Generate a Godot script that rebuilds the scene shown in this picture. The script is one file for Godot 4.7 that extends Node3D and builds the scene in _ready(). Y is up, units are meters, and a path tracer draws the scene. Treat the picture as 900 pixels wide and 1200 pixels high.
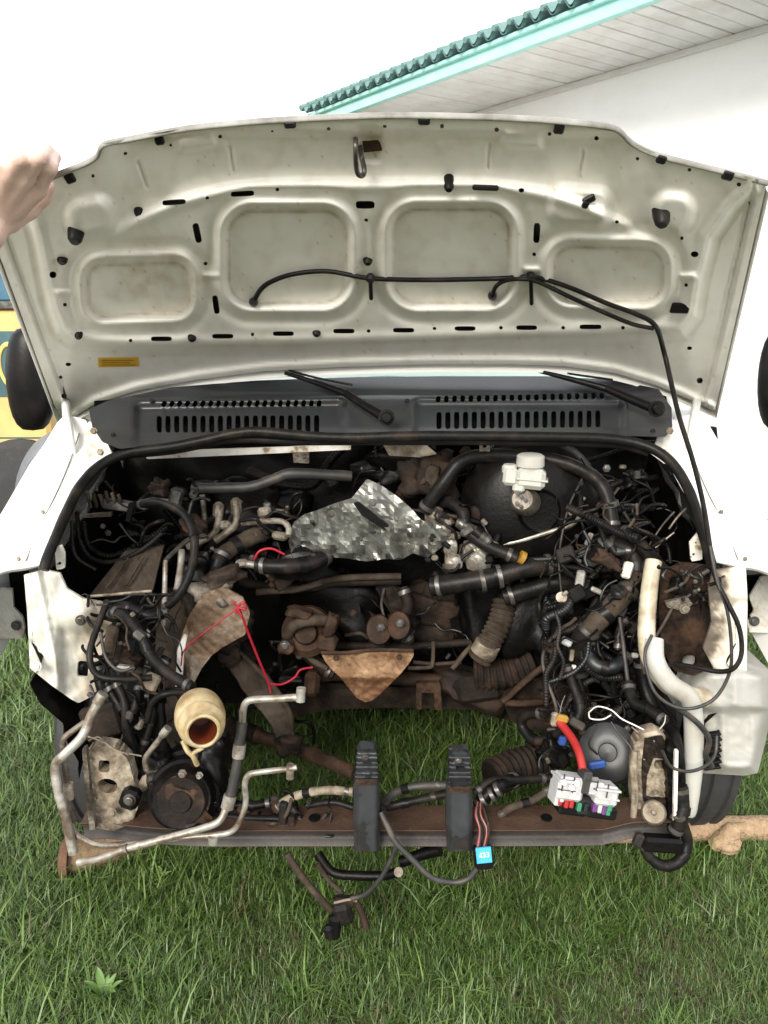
extends Node3D
# A white van with its bonnet held up, engine taken out, on a lawn beside a white house.

const K := 0.9          # metres per depth unit
const F := 901.0
const EYE := 1.35
const PITCH := 15.0
const INK := Color(1, 1, 1)
var ct := cos(deg_to_rad(PITCH))
var sn := sin(deg_to_rad(PITCH))
var M := {}
var used := {}
var rng := RandomNumberGenerator.new()
var fast := FastNoiseLite.new()
var van: Node3D
var hood_n: Vector3
var hood_o: Vector3


class Geo:
	var v := PackedVector3Array()
	var n := PackedVector3Array()
	var c := PackedColorArray()
	var i := PackedInt32Array()

	func patch(pv: PackedVector3Array, pi: PackedInt32Array, pc := PackedColorArray()) -> void:  # smooth
		var base := v.size()
		var nn := PackedVector3Array()
		nn.resize(pv.size())
		for k in range(0, pi.size(), 3):
			var f := (pv[pi[k + 2]] - pv[pi[k]]).cross(pv[pi[k + 1]] - pv[pi[k]])
			for m in 3:
				nn[pi[k + m]] += f
		for k in nn.size():
			nn[k] = nn[k].normalized() if nn[k].length_squared() > 1e-20 else Vector3.UP
		v.append_array(pv)
		n.append_array(nn)
		if pc.size() == pv.size():
			c.append_array(pc)
		else:
			var w := PackedColorArray()
			w.resize(pv.size())
			w.fill(Color.WHITE)
			c.append_array(w)
		for k in pi:
			i.append(base + k)

	func facet() -> void:   # hard creases between all faces
		var fv := PackedVector3Array()
		var fn := PackedVector3Array()
		var fc := PackedColorArray()
		for k in range(0, i.size(), 3):
			var nn := (v[i[k + 2]] - v[i[k]]).cross(v[i[k + 1]] - v[i[k]]).normalized()
			for m in 3:
				fv.append(v[i[k + m]])
				fn.append(nn.lerp(n[i[k + m]], 0.25).normalized())
				fc.append(c[i[k + m]])
		v = fv
		n = fn
		c = fc
		i = PackedInt32Array(range(fv.size()))

	func quad(a: Vector3, b: Vector3, d: Vector3, e: Vector3, col := Color.WHITE) -> void:
		patch(PackedVector3Array([a, b, d, e]), PackedInt32Array([0, 1, 2, 0, 2, 3]), PackedColorArray([col, col, col, col]))

	func rings(rows: Array, closed: bool, caps := true) -> void:
		var pv := PackedVector3Array()
		var pi := PackedInt32Array()
		var w: int = rows[0].size()
		for r in rows:
			pv.append_array(r)
		for r in rows.size() - 1:
			for k in (w if closed else w - 1):
				var a := r * w + k
				var b := r * w + (k + 1) % w
				pi.append_array([a, b, b + w, a, b + w, a + w])
		patch(pv, pi)
		if closed and caps:
			for r in [0, rows.size() - 1]:
				var ring: PackedVector3Array = rows[r]
				var mid := Vector3.ZERO
				for p in ring:
					mid += p / w
				var cv := PackedVector3Array([mid])
				cv.append_array(ring)
				var ci := PackedInt32Array()
				for k in w:
					var a := 1 + k
					var b := 1 + (k + 1) % w
					ci.append_array([0, b, a] if r == 0 else [0, a, b])
				patch(cv, ci)

	func mesh(off: Vector3) -> ArrayMesh:
		var m := ArrayMesh.new()
		var a := []
		a.resize(Mesh.ARRAY_MAX)
		var w := PackedVector3Array()
		w.resize(v.size())
		for k in v.size():
			w[k] = v[k] - off
		a[Mesh.ARRAY_VERTEX] = w
		a[Mesh.ARRAY_NORMAL] = n
		a[Mesh.ARRAY_COLOR] = c
		a[Mesh.ARRAY_INDEX] = i
		m.add_surface_from_arrays(Mesh.PRIMITIVE_TRIANGLES, a)
		return m


# ---------------------------------------------------------------- places
func ray(x: float, y: float) -> Vector3:
	var b := (600.0 - y) / F
	return Vector3((x - 450.0) / F, b * ct - sn, -(ct + b * sn))


func P(x: float, y: float, d: float) -> Vector3:
	var r := ray(x, y)
	return Vector3(0, EYE, 0) + r * (d * K / -r.z)


func G(x: float, y: float, h: float) -> Vector3:
	var r := ray(x, y)
	return Vector3(0, EYE, 0) + r * ((h - EYE) / r.y)


func unit(p: Vector3) -> float:   # metres that one photo pixel spans at p
	return ((p - Vector3(0, EYE, 0)).dot(Vector3(0, -sn, -ct))) / F


func pts(list: Array) -> PackedVector3Array:
	var o := PackedVector3Array()
	for q in list:
		o.append(P(q[0], q[1], q[2]))
	return o


func poly(list: Array) -> PackedVector2Array:
	var o := PackedVector2Array()
	for q in list:
		o.append(Vector2(q[0], q[1]))
	return o


# ---------------------------------------------------------------- nodes
func numbered(called: String, parent: Node) -> String:
	var key := str(parent.get_instance_id()) + called
	used[key] = used.get(key, -1) + 1
	return called if used[key] == 0 else "%s_%03d" % [called, used[key]]


func offset_of(o: Node3D) -> Vector3:
	var p := Vector3.ZERO
	var q: Node = o
	while q != self and q is Node3D:
		p += (q as Node3D).position
		q = q.get_parent()
	return p


func thing(called: String, label: String, category: String, at: Vector3, group := "") -> Node3D:
	var o := Node3D.new()
	o.name = numbered(called, self)
	add_child(o)
	o.position = at
	tag(o, label, category, group)
	return o


func tag(o: Node, label := "", category := "", group := "", kind := "") -> Node:
	for kv in [["label", label], ["category", category], ["group", group], ["kind", kind]]:
		if kv[1]:
			o.set_meta(kv[0], kv[1])
	return o


# Dust on dark parts and brown dirt on pale ones, in patches that belong to the part.
var dust := FastNoiseLite.new()
func grime(g: Geo, mat: String) -> void:
	var dark := mat in ["rubber", "oily_black", "black_plastic", "frame_black", "grey_rubber", "rust_dark", "slate"]
	if not dark and not mat in ["alloy", "alloy_dirty", "steel", "dusty_brown", "rust_brown", "rusty_white", "muddy_beige", "neck_plastic", "honey_plastic"]:
		return
	var at := g.v
	var col := g.c
	for k in at.size():
		var n := clampf(dust.get_noise_3dv(at[k] * 1000.0) * 1.9 + 0.1, 0.0, 1.0)
		if dark:
			col[k] *= Color(0.36 + 0.64 * n, 0.36 + 0.46 * n, 0.36 + 0.34 * n)
		else:
			col[k] *= Color(1.0 - 0.45 * n, 1.0 - 0.53 * n, 1.0 - 0.6 * n)
	g.c = col


func add(g: Geo, called: String, mat: String, parent: Node3D = null, label := "") -> MeshInstance3D:
	if parent == null:
		parent = van
	grime(g, mat)
	var o := MeshInstance3D.new()
	o.name = numbered(called, parent)
	parent.add_child(o)
	o.mesh = g.mesh(offset_of(parent) if parent != self else Vector3.ZERO)
	o.material_override = M[mat]
	if label:
		o.set_meta("label", label)
	return o


# ---------------------------------------------------------------- shapes
func spline(p: PackedVector3Array, fine := 6) -> PackedVector3Array:
	if p.size() < 3:
		var two := PackedVector3Array()
		for k in fine + 1:
			two.append(p[0].lerp(p[1], float(k) / fine))
		return two
	var o := PackedVector3Array()
	for k in p.size() - 1:
		var a := p[k - 1] if k > 0 else 2.0 * p[0] - p[1]
		var e := p[k + 2] if k + 2 < p.size() else 2.0 * p[k + 1] - p[k]
		for j in fine:
			o.append(p[k].cubic_interpolate(p[k + 1], a, e, float(j) / fine))
	o.append(p[-1])
	return o


func sweep(g: Geo, p: PackedVector3Array, radii: PackedFloat32Array, sides := 8, caps := true) -> void:
	var up := Vector3.UP
	var rows := []
	for k in p.size():
		var t := (p[mini(k + 1, p.size() - 1)] - p[maxi(k - 1, 0)]).normalized()
		if k == 0 and absf(t.dot(up)) > 0.9:
			up = Vector3.RIGHT
		var s := up.cross(t).normalized()
		up = t.cross(s).normalized()
		var ring := PackedVector3Array()
		for j in sides:
			var a := TAU * j / sides
			ring.append(p[k] + (s * cos(a) + up * sin(a)) * radii[k])
		rows.append(ring)
	g.rings(rows, true, caps)


func tube(g: Geo, p: PackedVector3Array, r_px: float, sides := 8, fine := 6, wobble := 0.0, tip := -1.0) -> void:
	var q := spline(p, fine)
	var r := PackedFloat32Array()
	for k in q.size():
		var f := float(k) / (q.size() - 1)
		var rr := lerpf(r_px, tip if tip > 0.0 else r_px, f) * unit(q[k])
		if wobble > 0.0:
			rr *= 1.0 + wobble * fast.get_noise_3dv(q[k] * 900.0)
		r.append(rr)
	sweep(g, q, r, sides)


func hose(called: String, mat: String, r_px: float, list: Array, parent: Node3D = null, label := "", wobble := 0.12, tip := -1.0) -> MeshInstance3D:
	var g := Geo.new()
	if called == "wiring_loom" and r_px > 2.2:      # split corrugated conduit
		ribbed(g, pts(list), r_px, 3.4, 0.14, 8)
		return add(g, called, mat, parent, label)
	tube(g, pts(list), r_px, 6 if r_px < 2.5 else 10, 6, wobble, tip)
	var o := add(g, called, mat, parent, label)
	if called in ["hose", "radiator_hose"] and r_px > 4.4 and parent == null:
		var q := spline(pts(list), 6)
		for e in [[1, 2, "steel"], [q.size() - 3, q.size() - 2, "steel"], [q.size() / 2, q.size() / 2 + 1, "black_plastic"]]:
			g = Geo.new()
			var p0 := q[e[0]]
			var p1 := p0 + (q[e[1]] - p0).normalized() * unit(p0) * (5.0 if e[2] == "steel" else 9.0)
			tube(g, PackedVector3Array([p0, p1]), r_px * 1.1 + 0.3, 12, 2)
			add(g, "clamp" if e[2] == "steel" else "tape", e[2], o)
	return o


func ribbed(g: Geo, p: PackedVector3Array, r_px: float, pitch_px: float, deep := 0.18, sides := 14) -> void:
	var q := spline(p, 10)
	var length := 0.0
	for k in q.size() - 1:
		length += q[k].distance_to(q[k + 1])
	var u := unit(q[0])
	var count := int(length / (pitch_px * u) * 5.0)
	var o := PackedVector3Array()
	var r := PackedFloat32Array()
	var cum := PackedFloat32Array([0.0])
	for k in q.size() - 1:
		cum.append(cum[k] + q[k].distance_to(q[k + 1]))
	var seg := 0
	for k in count + 1:
		var s := length * k / count
		while seg < q.size() - 2 and cum[seg + 1] < s:
			seg += 1
		var at := q[seg].lerp(q[seg + 1], (s - cum[seg]) / maxf(cum[seg + 1] - cum[seg], 1e-6))
		o.append(at)
		r.append(r_px * unit(at) * (1.0 + deep * [0.0, 0.8, 1.0, 0.8, 0.0][k % 5] - deep))
	sweep(g, o, r, sides)


func lathe(g: Geo, a: Vector3, b: Vector3, profile: Array, sides := 24, squash := 1.0, caps := true) -> void:   # profile: [part of the way from a to b, radius in px of a]
	var t := (b - a).normalized()
	var s := t.cross(Vector3.UP if absf(t.y) < 0.9 else Vector3.RIGHT).normalized()
	var w := s.cross(t)
	var u := unit(a)
	var rows := []
	for q in profile:
		var ring := PackedVector3Array()
		for j in sides:
			var an := -TAU * j / sides
			ring.append(a.lerp(b, q[0]) + (s * cos(an) + w * sin(an) * squash) * q[1] * u)
		rows.append(ring)
	# keep hard edges where the outline turns sharply
	var from := 0
	for k in range(1, rows.size()):
		var hard := k == rows.size() - 1
		if not hard:
			var d1 := Vector2((profile[k][0] - profile[k - 1][0]) * a.distance_to(b) / u, profile[k][1] - profile[k - 1][1])
			var d2 := Vector2((profile[k + 1][0] - profile[k][0]) * a.distance_to(b) / u, profile[k + 1][1] - profile[k][1])
			hard = absf(d1.angle_to(d2)) > 0.6
		if hard:
			g.rings(rows.slice(from, k + 1), true, false)
			from = k
	for e in ([0, rows.size() - 1] if caps else []):
		if profile[e][1] > 0.01:
			var cv := PackedVector3Array([a.lerp(b, profile[e][0])])
			cv.append_array(rows[e])
			var ci := PackedInt32Array()
			for k in sides:
				ci.append_array([0, 1 + k, 1 + (k + 1) % sides])
			g.patch(cv, ci)


func box(g: Geo, at: Vector3, size: Vector3, turn := Basis(), bevel := 0.12) -> void:
	var h := size / 2.0
	var b := minf(h.x, minf(h.y, h.z)) * bevel * 2.0
	var faces := [[Vector3.RIGHT, Vector3.UP, Vector3.BACK], [Vector3.UP, Vector3.BACK, Vector3.RIGHT], [Vector3.BACK, Vector3.RIGHT, Vector3.UP]]
	for f in faces:
		for s in [-1.0, 1.0]:
			var nx: Vector3 = f[0] * s
			var hx := absf(h.dot(f[0]))
			var ha := absf(h.dot(f[1]))
			var hb := absf(h.dot(f[2]))
			var q := []
			for e in [[-1, -1], [1, -1], [1, 1], [-1, 1]]:
				q.append(at + turn * (nx * hx + f[1] * (ha - b) * e[0] + f[2] * (hb - b) * e[1]))
			if s > 0:
				q.reverse()
			g.quad(q[0], q[1], q[2], q[3])
	if b <= 0.0:
		return
	for f in faces:                       # twelve chamfers and eight corners
		for s1 in [-1.0, 1.0]:
			for s2 in [-1.0, 1.0]:
				var hx := absf(h.dot(f[0]))
				var ha := absf(h.dot(f[1]))
				var hb := absf(h.dot(f[2]))
				var p1: Vector3 = f[1] * ha * s1 + f[2] * (hb - b) * s2
				var p2: Vector3 = f[1] * (ha - b) * s1 + f[2] * hb * s2
				var e1: Vector3 = f[0] * (hx - b)
				var q := [at + turn * (p1 - e1), at + turn * (p1 + e1), at + turn * (p2 + e1), at + turn * (p2 - e1)]
				if s1 * s2 > 0:
					q.reverse()
				g.quad(q[0], q[1], q[2], q[3])
	for sx in [-1.0, 1.0]:
		for sy in [-1.0, 1.0]:
			for sz in [-1.0, 1.0]:
				var q := PackedVector3Array([at + turn * Vector3(h.x * sx, (h.y - b) * sy, (h.z - b) * sz), at + turn * Vector3((h.x - b) * sx, h.y * sy, (h.z - b) * sz), at + turn * Vector3((h.x - b) * sx, (h.y - b) * sy, h.z * sz)])
				g.patch(q, PackedInt32Array([0, 1, 2] if sx * sy * sz < 0 else [0, 2, 1]))


func block(called: String, mat: String, x: float, y: float, d: float, w: float, h: float, deep: float, roll := 0.0, parent: Node3D = null, bevel := 0.12, yaw := 0.0) -> MeshInstance3D:   # sizes in photo pixels at that depth
	var g := Geo.new()
	var at := P(x, y, d)
	var u := unit(at)
	box(g, at, Vector3(w, h, deep) * u, Basis.from_euler(Vector3(deg_to_rad(-8), deg_to_rad(yaw), deg_to_rad(-roll))), bevel)
	return add(g, called, mat, parent)


func bolt(called: String, mat: String, x: float, y: float, d: float, r: float, deep := 4.0, parent: Node3D = null, sides := 6) -> MeshInstance3D:
	var g := Geo.new()
	var a := P(x, y, d)
	var u := unit(a)
	lathe(g, a, a + Vector3(0, 0.1, 1).normalized() * deep * u, [[0.0, r * 1.5], [0.25, r * 1.5], [0.25, r], [0.9, r], [1.0, r * 0.8]], sides if r < 4 else 14)
	return add(g, called, mat, parent)


func lump(called: String, mat: String, x: float, y: float, d: float, w: float, h: float, deep: float, roll := 0.0, rough := 0.25, parent: Node3D = null, square := 1.0) -> MeshInstance3D:   # an uneven casting
	var g := Geo.new()
	var at := P(x, y, d)
	var u := unit(at)
	var turn := Basis.from_euler(Vector3(deg_to_rad(-8), 0, deg_to_rad(-roll)))
	var rows := []
	var e := 2.0 / (2.0 + square)
	for j in 15:
		var la := PI * j / 14.0
		var ring := PackedVector3Array()
		for k in 22:
			var lo := -TAU * k / 22.0
			var q := Vector3(cos(lo) * sin(la), cos(la), sin(lo) * sin(la))
			q = Vector3(signf(q.x) * pow(absf(q.x), e), signf(q.y) * pow(absf(q.y), e), signf(q.z) * pow(absf(q.z), e))
			var n := 1.0 + rough * fast.get_noise_3dv(q * 16.0 + Vector3(x, y, 0)) * 1.6
			ring.append(at + turn * (q * Vector3(w, h, deep) * 0.5 * u * n))
		rows.append(ring)
	g.rings(rows, true, false)
	return add(g, called, mat, parent)


func near_edge(p: Vector2, outlines: Array) -> Vector2:
	var best := p
	var least := 1e9
	for o in outlines:
		for k in o.size():
			var q := Geometry2D.get_closest_point_to_segment(p, o[k], o[(k + 1) % o.size()])
			var l := q.distance_squared_to(p)
			if l < least:
				least = l
				best = q
	return best


# A sheet of any outline, with holes, relief and thickness. depth(x, y) gives its depth; thick goes away from the viewer.
func sheet(outline: PackedVector2Array, depth: Callable, step: float, thick: float, holes := [], colour = null, back := Vector3.FORWARD) -> Geo:
	var lo := outline[0]
	var hi := outline[0]
	for p in outline:
		lo = lo.min(p)
		hi = hi.max(p)
	var nx := maxi(1, int(ceil((hi.x - lo.x) / step)))
	var ny := maxi(1, int(ceil((hi.y - lo.y) / step)))
	var sx := (hi.x - lo.x) / nx
	var sy := (hi.y - lo.y) / ny
	var boxes := []
	for h in holes:
		var b := Rect2(h[0], Vector2.ZERO)
		for p in h:
			b = b.expand(p)
		boxes.append(b)
	var keep := PackedByteArray()
	keep.resize(nx * ny)
	for j in ny:
		for i in nx:
			var c := lo + Vector2((i + 0.5) * sx, (j + 0.5) * sy)
			var ok := Geometry2D.is_point_in_polygon(c, outline)
			if ok:
				for k in boxes.size():
					if boxes[k].has_point(c) and Geometry2D.is_point_in_polygon(c, holes[k]):
						ok = false
						break
			keep[j * nx + i] = 1 if ok else 0
	var all := [outline] + holes
	var id := {}
	var pv := PackedVector3Array()
	var pc := PackedColorArray()
	var pi := PackedInt32Array()
	var g := Geo.new()
	for j in ny:
		for i in nx:
			if not keep[j * nx + i]:
				continue
			var q := []
			for e in [[0, 0], [1, 0], [1, 1], [0, 1]]:
				var a: int = i + e[0]
				var b: int = j + e[1]
				var key := b * (nx + 1) + a
				if not id.has(key):
					var p := lo + Vector2(a * sx, b * sy)
					var inner := true
					for f in [[-1, -1], [0, -1], [-1, 0], [0, 0]]:
						var u: int = a + f[0]
						var w: int = b + f[1]
						if u < 0 or w < 0 or u >= nx or w >= ny or not keep[w * nx + u]:
							inner = false
					if not inner:
						var s := near_edge(p, all)
						if s.distance_to(p) < step * 1.5:
							p = s
					id[key] = pv.size()
					pv.append(P(p.x, p.y, depth.call(p.x, p.y)))
					pc.append(colour.call(p.x, p.y) if colour != null else Color.WHITE)
				q.append(id[key])
			pi.append_array([q[0], q[1], q[2], q[0], q[2], q[3]])
	g.patch(pv, pi, pc)
	if thick > 0.0:
		var bv := PackedVector3Array()
		for p in pv:
			bv.append(p + back * thick)
		var bi := PackedInt32Array()
		for k in range(0, pi.size(), 3):
			bi.append_array([pi[k], pi[k + 2], pi[k + 1]])
		g.patch(bv, bi, pc)
		var seen := {}
		for k in range(0, pi.size(), 3):
			for m in 3:
				seen[Vector2i(pi[k + m], pi[k + (m + 1) % 3])] = true
		for e in seen:
			if not seen.has(Vector2i(e.y, e.x)):
				g.quad(pv[e.y], pv[e.x], bv[e.x], bv[e.y], pc[e.x])
	return g


func slope(x0: float, y0: float, d0: float, gx := 0.0, gy := 0.0, rough := 0.0, scale := 0.05) -> Callable:   # gx, gy: depth per 100 px
	return func(x: float, y: float) -> float:
		return d0 + gx * (x - x0) / 100.0 + gy * (y - y0) / 100.0 + rough * fast.get_noise_2d(x / scale, y / scale)


func plate(called: String, mat: String, list: Array, depth: Callable, thick := 0.004, step := 6.0, parent: Node3D = null, holes := [], label := "") -> MeshInstance3D:
	return add(sheet(poly(list), depth, step, thick, holes), called, mat, parent, label)


func oval(x: float, y: float, w: float, h: float, turn := 0.0, square := 0.0) -> PackedVector2Array:   # a round or rounded-square outline
	var o := PackedVector2Array()
	var count := 12 if maxf(w, h) < 20 else 28
	for k in count:
		var a := TAU * (k + 0.5) / count
		var q := Vector2(cos(a), sin(a))
		if square > 0.0:
			var e := 2.0 / (2.0 + square)
			q = Vector2(signf(q.x) * pow(absf(q.x), e), signf(q.y) * pow(absf(q.y), e))
		o.append(Vector2(x, y) + (q * Vector2(w, h) / 2.0).rotated(deg_to_rad(turn)))
	return o


# ---------------------------------------------------------------- materials
func lin(r: float, g: float, b: float) -> Color:
	return Color(r, g, b).linear_to_srgb()


var noises := {}
func noise_map(kind: String, octaves: int, freq: float, seed_: int) -> FastNoiseLite:
	if not noises.has(kind):
		var f := FastNoiseLite.new()
		f.noise_type = FastNoiseLite.TYPE_SIMPLEX_SMOOTH
		f.frequency = freq
		f.fractal_octaves = octaves
		f.fractal_gain = 0.5 if kind == "blotch" else 0.66
		f.seed = seed_
		noises[kind] = f
	return noises[kind]


var relief_tex: NoiseTexture2D
func paint(called: String, ramp: Array, per_m: float, rough: float, metal := 0.0, bump := 0.0, kind := "grime", spec := 0.5) -> StandardMaterial3D:   # ramp: [position, linear colour] ...
	var m := StandardMaterial3D.new()
	m.resource_name = called
	m.roughness = rough
	m.metallic = metal
	m.metallic_specular = spec
	m.vertex_color_use_as_albedo = true
	if ramp.size() == 1:
		m.albedo_color = ramp[0][1]
	else:
		var gr := Gradient.new()
		gr.offsets = PackedFloat32Array(ramp.map(func(q): return q[0]))
		gr.colors = PackedColorArray(ramp.map(func(q): return q[1]))
		var t := NoiseTexture2D.new()
		t.width = 512
		t.height = 512
		t.seamless = true
		t.color_ramp = gr
		t.noise = noise_map(kind, {"grime": 7, "streak": 5, "blotch": 4}[kind], {"grime": 0.008, "streak": 0.03, "blotch": 0.006}[kind], 7)
		m.albedo_texture = t
	m.uv1_triplanar = true
	m.uv1_world_triplanar = true
	m.uv1_scale = Vector3.ONE * per_m
	if bump > 0.0:
		if relief_tex == null:
			relief_tex = NoiseTexture2D.new()
			relief_tex.width = 512
			relief_tex.height = 512
			relief_tex.seamless = true
			relief_tex.noise = noise_map("fine", 6, 0.06, 3)
		m.heightmap_enabled = true
		m.heightmap_texture = relief_tex
		m.heightmap_scale = bump
	M[called] = m
	return m


func materials() -> void:
	paint("white_paint", [[0.0, lin(.6, .56, .48)], [0.2, lin(.76, .75, .72)], [1.0, lin(.82, .82, .81)]], 1.5, 0.3)
	paint("cream_paint", [[0.0, lin(0.7001, 0.6522, 0.5634)], [0.25, lin(0.8274, 0.8075, 0.7426)], [0.6, lin(0.8592, 0.8386, 0.7836)], [1.0, lin(0.8805, 0.8593, 0.8093)]], 1.2, 0.34, 0.0, 0.02)
	paint("hem_paint", [[0.0, lin(0.091, 0.078, 0.065)], [0.45, lin(0.182, 0.1755, 0.156)], [1.0, lin(0.286, 0.286, 0.26)]], 3.0, 0.55)
	paint("worn_white", [[0.0, lin(.1, .07, .045)], [0.26, lin(.26, .19, .12)], [0.36, lin(.56, .52, .44)], [0.55, lin(.7, .68, .63)], [1.0, lin(.76, .75, .71)]], 1.6, 0.5, 0.0, 0.12)
	paint("muddy_beige", [[0.0, lin(.03, .022, .017)], [0.3, lin(.1, .075, .055)], [0.5, lin(.22, .18, .13)], [0.7, lin(.34, .29, .22)], [1.0, lin(.46, .42, .34)]], 2.6, 0.65, 0.0, 0.2)
	paint("cowl_plastic", [[0.0, lin(0.02213, 0.02272, 0.02509)], [0.5, lin(0.02804, 0.02951, 0.03305)], [1.0, lin(0.03541, 0.0375, 0.04132)]], 2.0, 0.36, 0.0, 0.015, "blotch")
	paint("black_plastic", [[0.0, lin(0.02362, 0.0189, 0.01535)], [0.5, lin(0.01181, 0.01181, 0.01358)], [1.0, lin(0.0189, 0.02007, 0.02243)]], 3.0, 0.36, 0.0, 0.03, "grime", 0.28)
	paint("rubber", [[0.0, lin(0.06827, 0.05052, 0.03686)], [0.4, lin(0.01912, 0.01775, 0.01666)], [0.6, lin(0.01706, 0.01706, 0.01775)], [1.0, lin(0.03414, 0.03414, 0.0355)]], 2.6, 0.42, 0.0, 0.06, "grime", 0.28)
	paint("grey_rubber", [[0.0, lin(0.03952, 0.03249, 0.02635)], [0.5, lin(0.05445, 0.05269, 0.05094)], [1.0, lin(0.0878, 0.0878, 0.0878)]], 3.0, 0.55)
	paint("oily_black", [[0.0, lin(0.02368, 0.01657, 0.01184)], [0.4, lin(0.006314, 0.005918, 0.005918)], [1.0, lin(0.008684, 0.009075, 0.009862)]], 2.0, 0.42, 0.0, 0.08, "grime", 0.28)
	paint("frame_black", [[0.0, lin(0.1148, 0.06027, 0.03731)], [0.3, lin(0.04305, 0.03875, 0.03587)], [0.6, lin(0.03444, 0.03659, 0.04018)], [1.0, lin(0.06457, 0.06745, 0.07175)]], 2.6, 0.45, 0.1, 0.06, "grime", 0.28)
	paint("rust_brown", [[0.0, lin(0.01115, 0.007667, 0.006273)], [0.4, lin(0.03485, 0.02161, 0.01533)], [0.6, lin(0.05576, 0.03136, 0.02021)], [1.0, lin(0.09758, 0.05018, 0.02788)]], 2.2, 0.75, 0.0, 0.2, "grime", 0.28)
	paint("rust_dark", [[0.0, lin(0.01063, 0.009295, 0.00797)], [0.5, lin(0.03454, 0.02524, 0.01993)], [1.0, lin(0.0797, 0.05314, 0.0372)]], 2.2, 0.7, 0.0, 0.15, "grime", 0.28)
	paint("rust_tan", [[0.0, lin(.13, .07, .035)], [0.35, lin(.25, .15, .08)], [0.6, lin(.33, .215, .12)], [1.0, lin(.43, .31, .2)]], 2.8, 0.7, 0.1, 0.25)
	paint("dusty_brown", [[0.0, lin(0.01836, 0.01346, 0.0104)], [0.45, lin(0.05202, 0.03917, 0.02938)], [1.0, lin(0.104, 0.08262, 0.0612)]], 2.4, 0.8, 0.0, 0.2, "grime", 0.28)
	paint("rusty_white", [[0.0, lin(0.051, 0.02975, 0.017)], [0.34, lin(0.153, 0.08925, 0.051)], [0.5, lin(0.238, 0.1615, 0.102)], [0.68, lin(0.357, 0.289, 0.221)], [1.0, lin(0.4675, 0.425, 0.357)]], 1.8, 0.65, 0.0, 0.25)
	paint("alloy", [[0.0, lin(0.093, 0.0651, 0.04464)], [0.4, lin(0.1674, 0.1348, 0.1023)], [0.52, lin(0.3348, 0.3162, 0.279)], [1.0, lin(0.465, 0.465, 0.4464)]], 2.6, 0.42, 0.4, 0.06)
	paint("alloy_dirty", [[0.0, lin(0.0375, 0.0285, 0.021)], [0.45, lin(0.1275, 0.105, 0.0825)], [0.7, lin(0.225, 0.2025, 0.165)], [1.0, lin(0.3375, 0.315, 0.27)]], 3.0, 0.5, 0.3, 0.2)
	paint("foil", [[0.0, lin(0.2175, 0.2093, 0.187)], [0.5, lin(0.3198, 0.3216, 0.2991)], [1.0, lin(0.3582, 0.3641, 0.3428)]], 1.0, 0.36, 0.75, 0.02)
	paint("steel", [[0.0, lin(0.044, 0.033, 0.0275)], [0.5, lin(0.11, 0.1045, 0.099)], [1.0, lin(0.187, 0.187, 0.187)]], 8.0, 0.4, 0.6)
	paint("upright_paint", [[0.0, lin(.05, .03, .022)], [0.36, lin(.018, .018, .019)], [0.44, lin(.034, .036, .04)], [1.0, lin(.048, .051, .056)]], 1.6, 0.4, 0.1, 0.02)
	paint("beam_paint", [[0.0, lin(0.0434, 0.0279, 0.01984)], [0.4, lin(0.0775, 0.0527, 0.03968)], [1.0, lin(0.1054, 0.0806, 0.0651)]], 2.6, 0.6, 0.0, 0.08)
	paint("honey_plastic", [[0.0, lin(0.2509, 0.1692, 0.07872)], [0.35, lin(0.4133, 0.3103, 0.1574)], [0.6, lin(0.4871, 0.3879, 0.223)], [1.0, lin(0.5314, 0.4443, 0.2821)]], 7.0, 0.42)
	paint("amber", [[0.0, lin(.1, .015, .006)], [1.0, lin(.2, .045, .014)]], 3.0, 0.3)
	paint("tank_plastic", [[0.0, lin(0.3, 0.27, 0.21)], [0.28, lin(0.36, 0.345, 0.3)], [0.42, lin(0.3851, 0.38, 0.35)], [1.0, lin(0.4, 0.4, 0.38)]], 1.6, 0.38, 0.0, 0.02)
	M.tank_plastic.subsurf_scatter_enabled = true
	M.tank_plastic.subsurf_scatter_strength = 0.15
	paint("neck_plastic", [[0.0, lin(0.2601, 0.1913, 0.09945)], [0.4, lin(0.4208, 0.3749, 0.2754)], [1.0, lin(0.5355, 0.5126, 0.4284)]], 4.0, 0.42)
	paint("fuse_white", [[0.0, lin(0.2203, 0.2093, 0.1873)], [0.35, lin(0.3635, 0.3635, 0.3635)], [1.0, lin(0.4296, 0.4296, 0.4406)]], 12.0, 0.4)
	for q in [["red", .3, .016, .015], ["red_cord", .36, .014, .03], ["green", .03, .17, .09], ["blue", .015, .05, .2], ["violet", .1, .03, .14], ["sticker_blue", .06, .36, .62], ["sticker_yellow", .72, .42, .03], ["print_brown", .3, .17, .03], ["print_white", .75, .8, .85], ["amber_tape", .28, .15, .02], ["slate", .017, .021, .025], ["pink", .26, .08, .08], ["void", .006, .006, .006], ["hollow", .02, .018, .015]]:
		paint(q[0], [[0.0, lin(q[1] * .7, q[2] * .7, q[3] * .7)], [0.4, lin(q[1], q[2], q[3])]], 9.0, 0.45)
	paint("skin", [[0.0, lin(.56, .36, .29)], [0.5, lin(.64, .45, .38)], [1.0, lin(.7, .52, .45)]], 5.0, 0.5, 0.0, 0.03)
	M.skin.subsurf_scatter_enabled = true
	M.skin.subsurf_scatter_strength = 0.1
	paint("bark", [[0.0, lin(0.1476, 0.08856, 0.04428)], [0.4, lin(0.2952, 0.1993, 0.1181)], [1.0, lin(0.4133, 0.31, 0.2066)]], 4.0, 0.8, 0.0, 0.25, "streak")
	paint("cut_wood", [[0.0, lin(0.07, 0.03, 0.015)], [1.0, lin(0.15, 0.08, 0.04)]], 9.0, 0.85, 0.0, 0.2)
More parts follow.
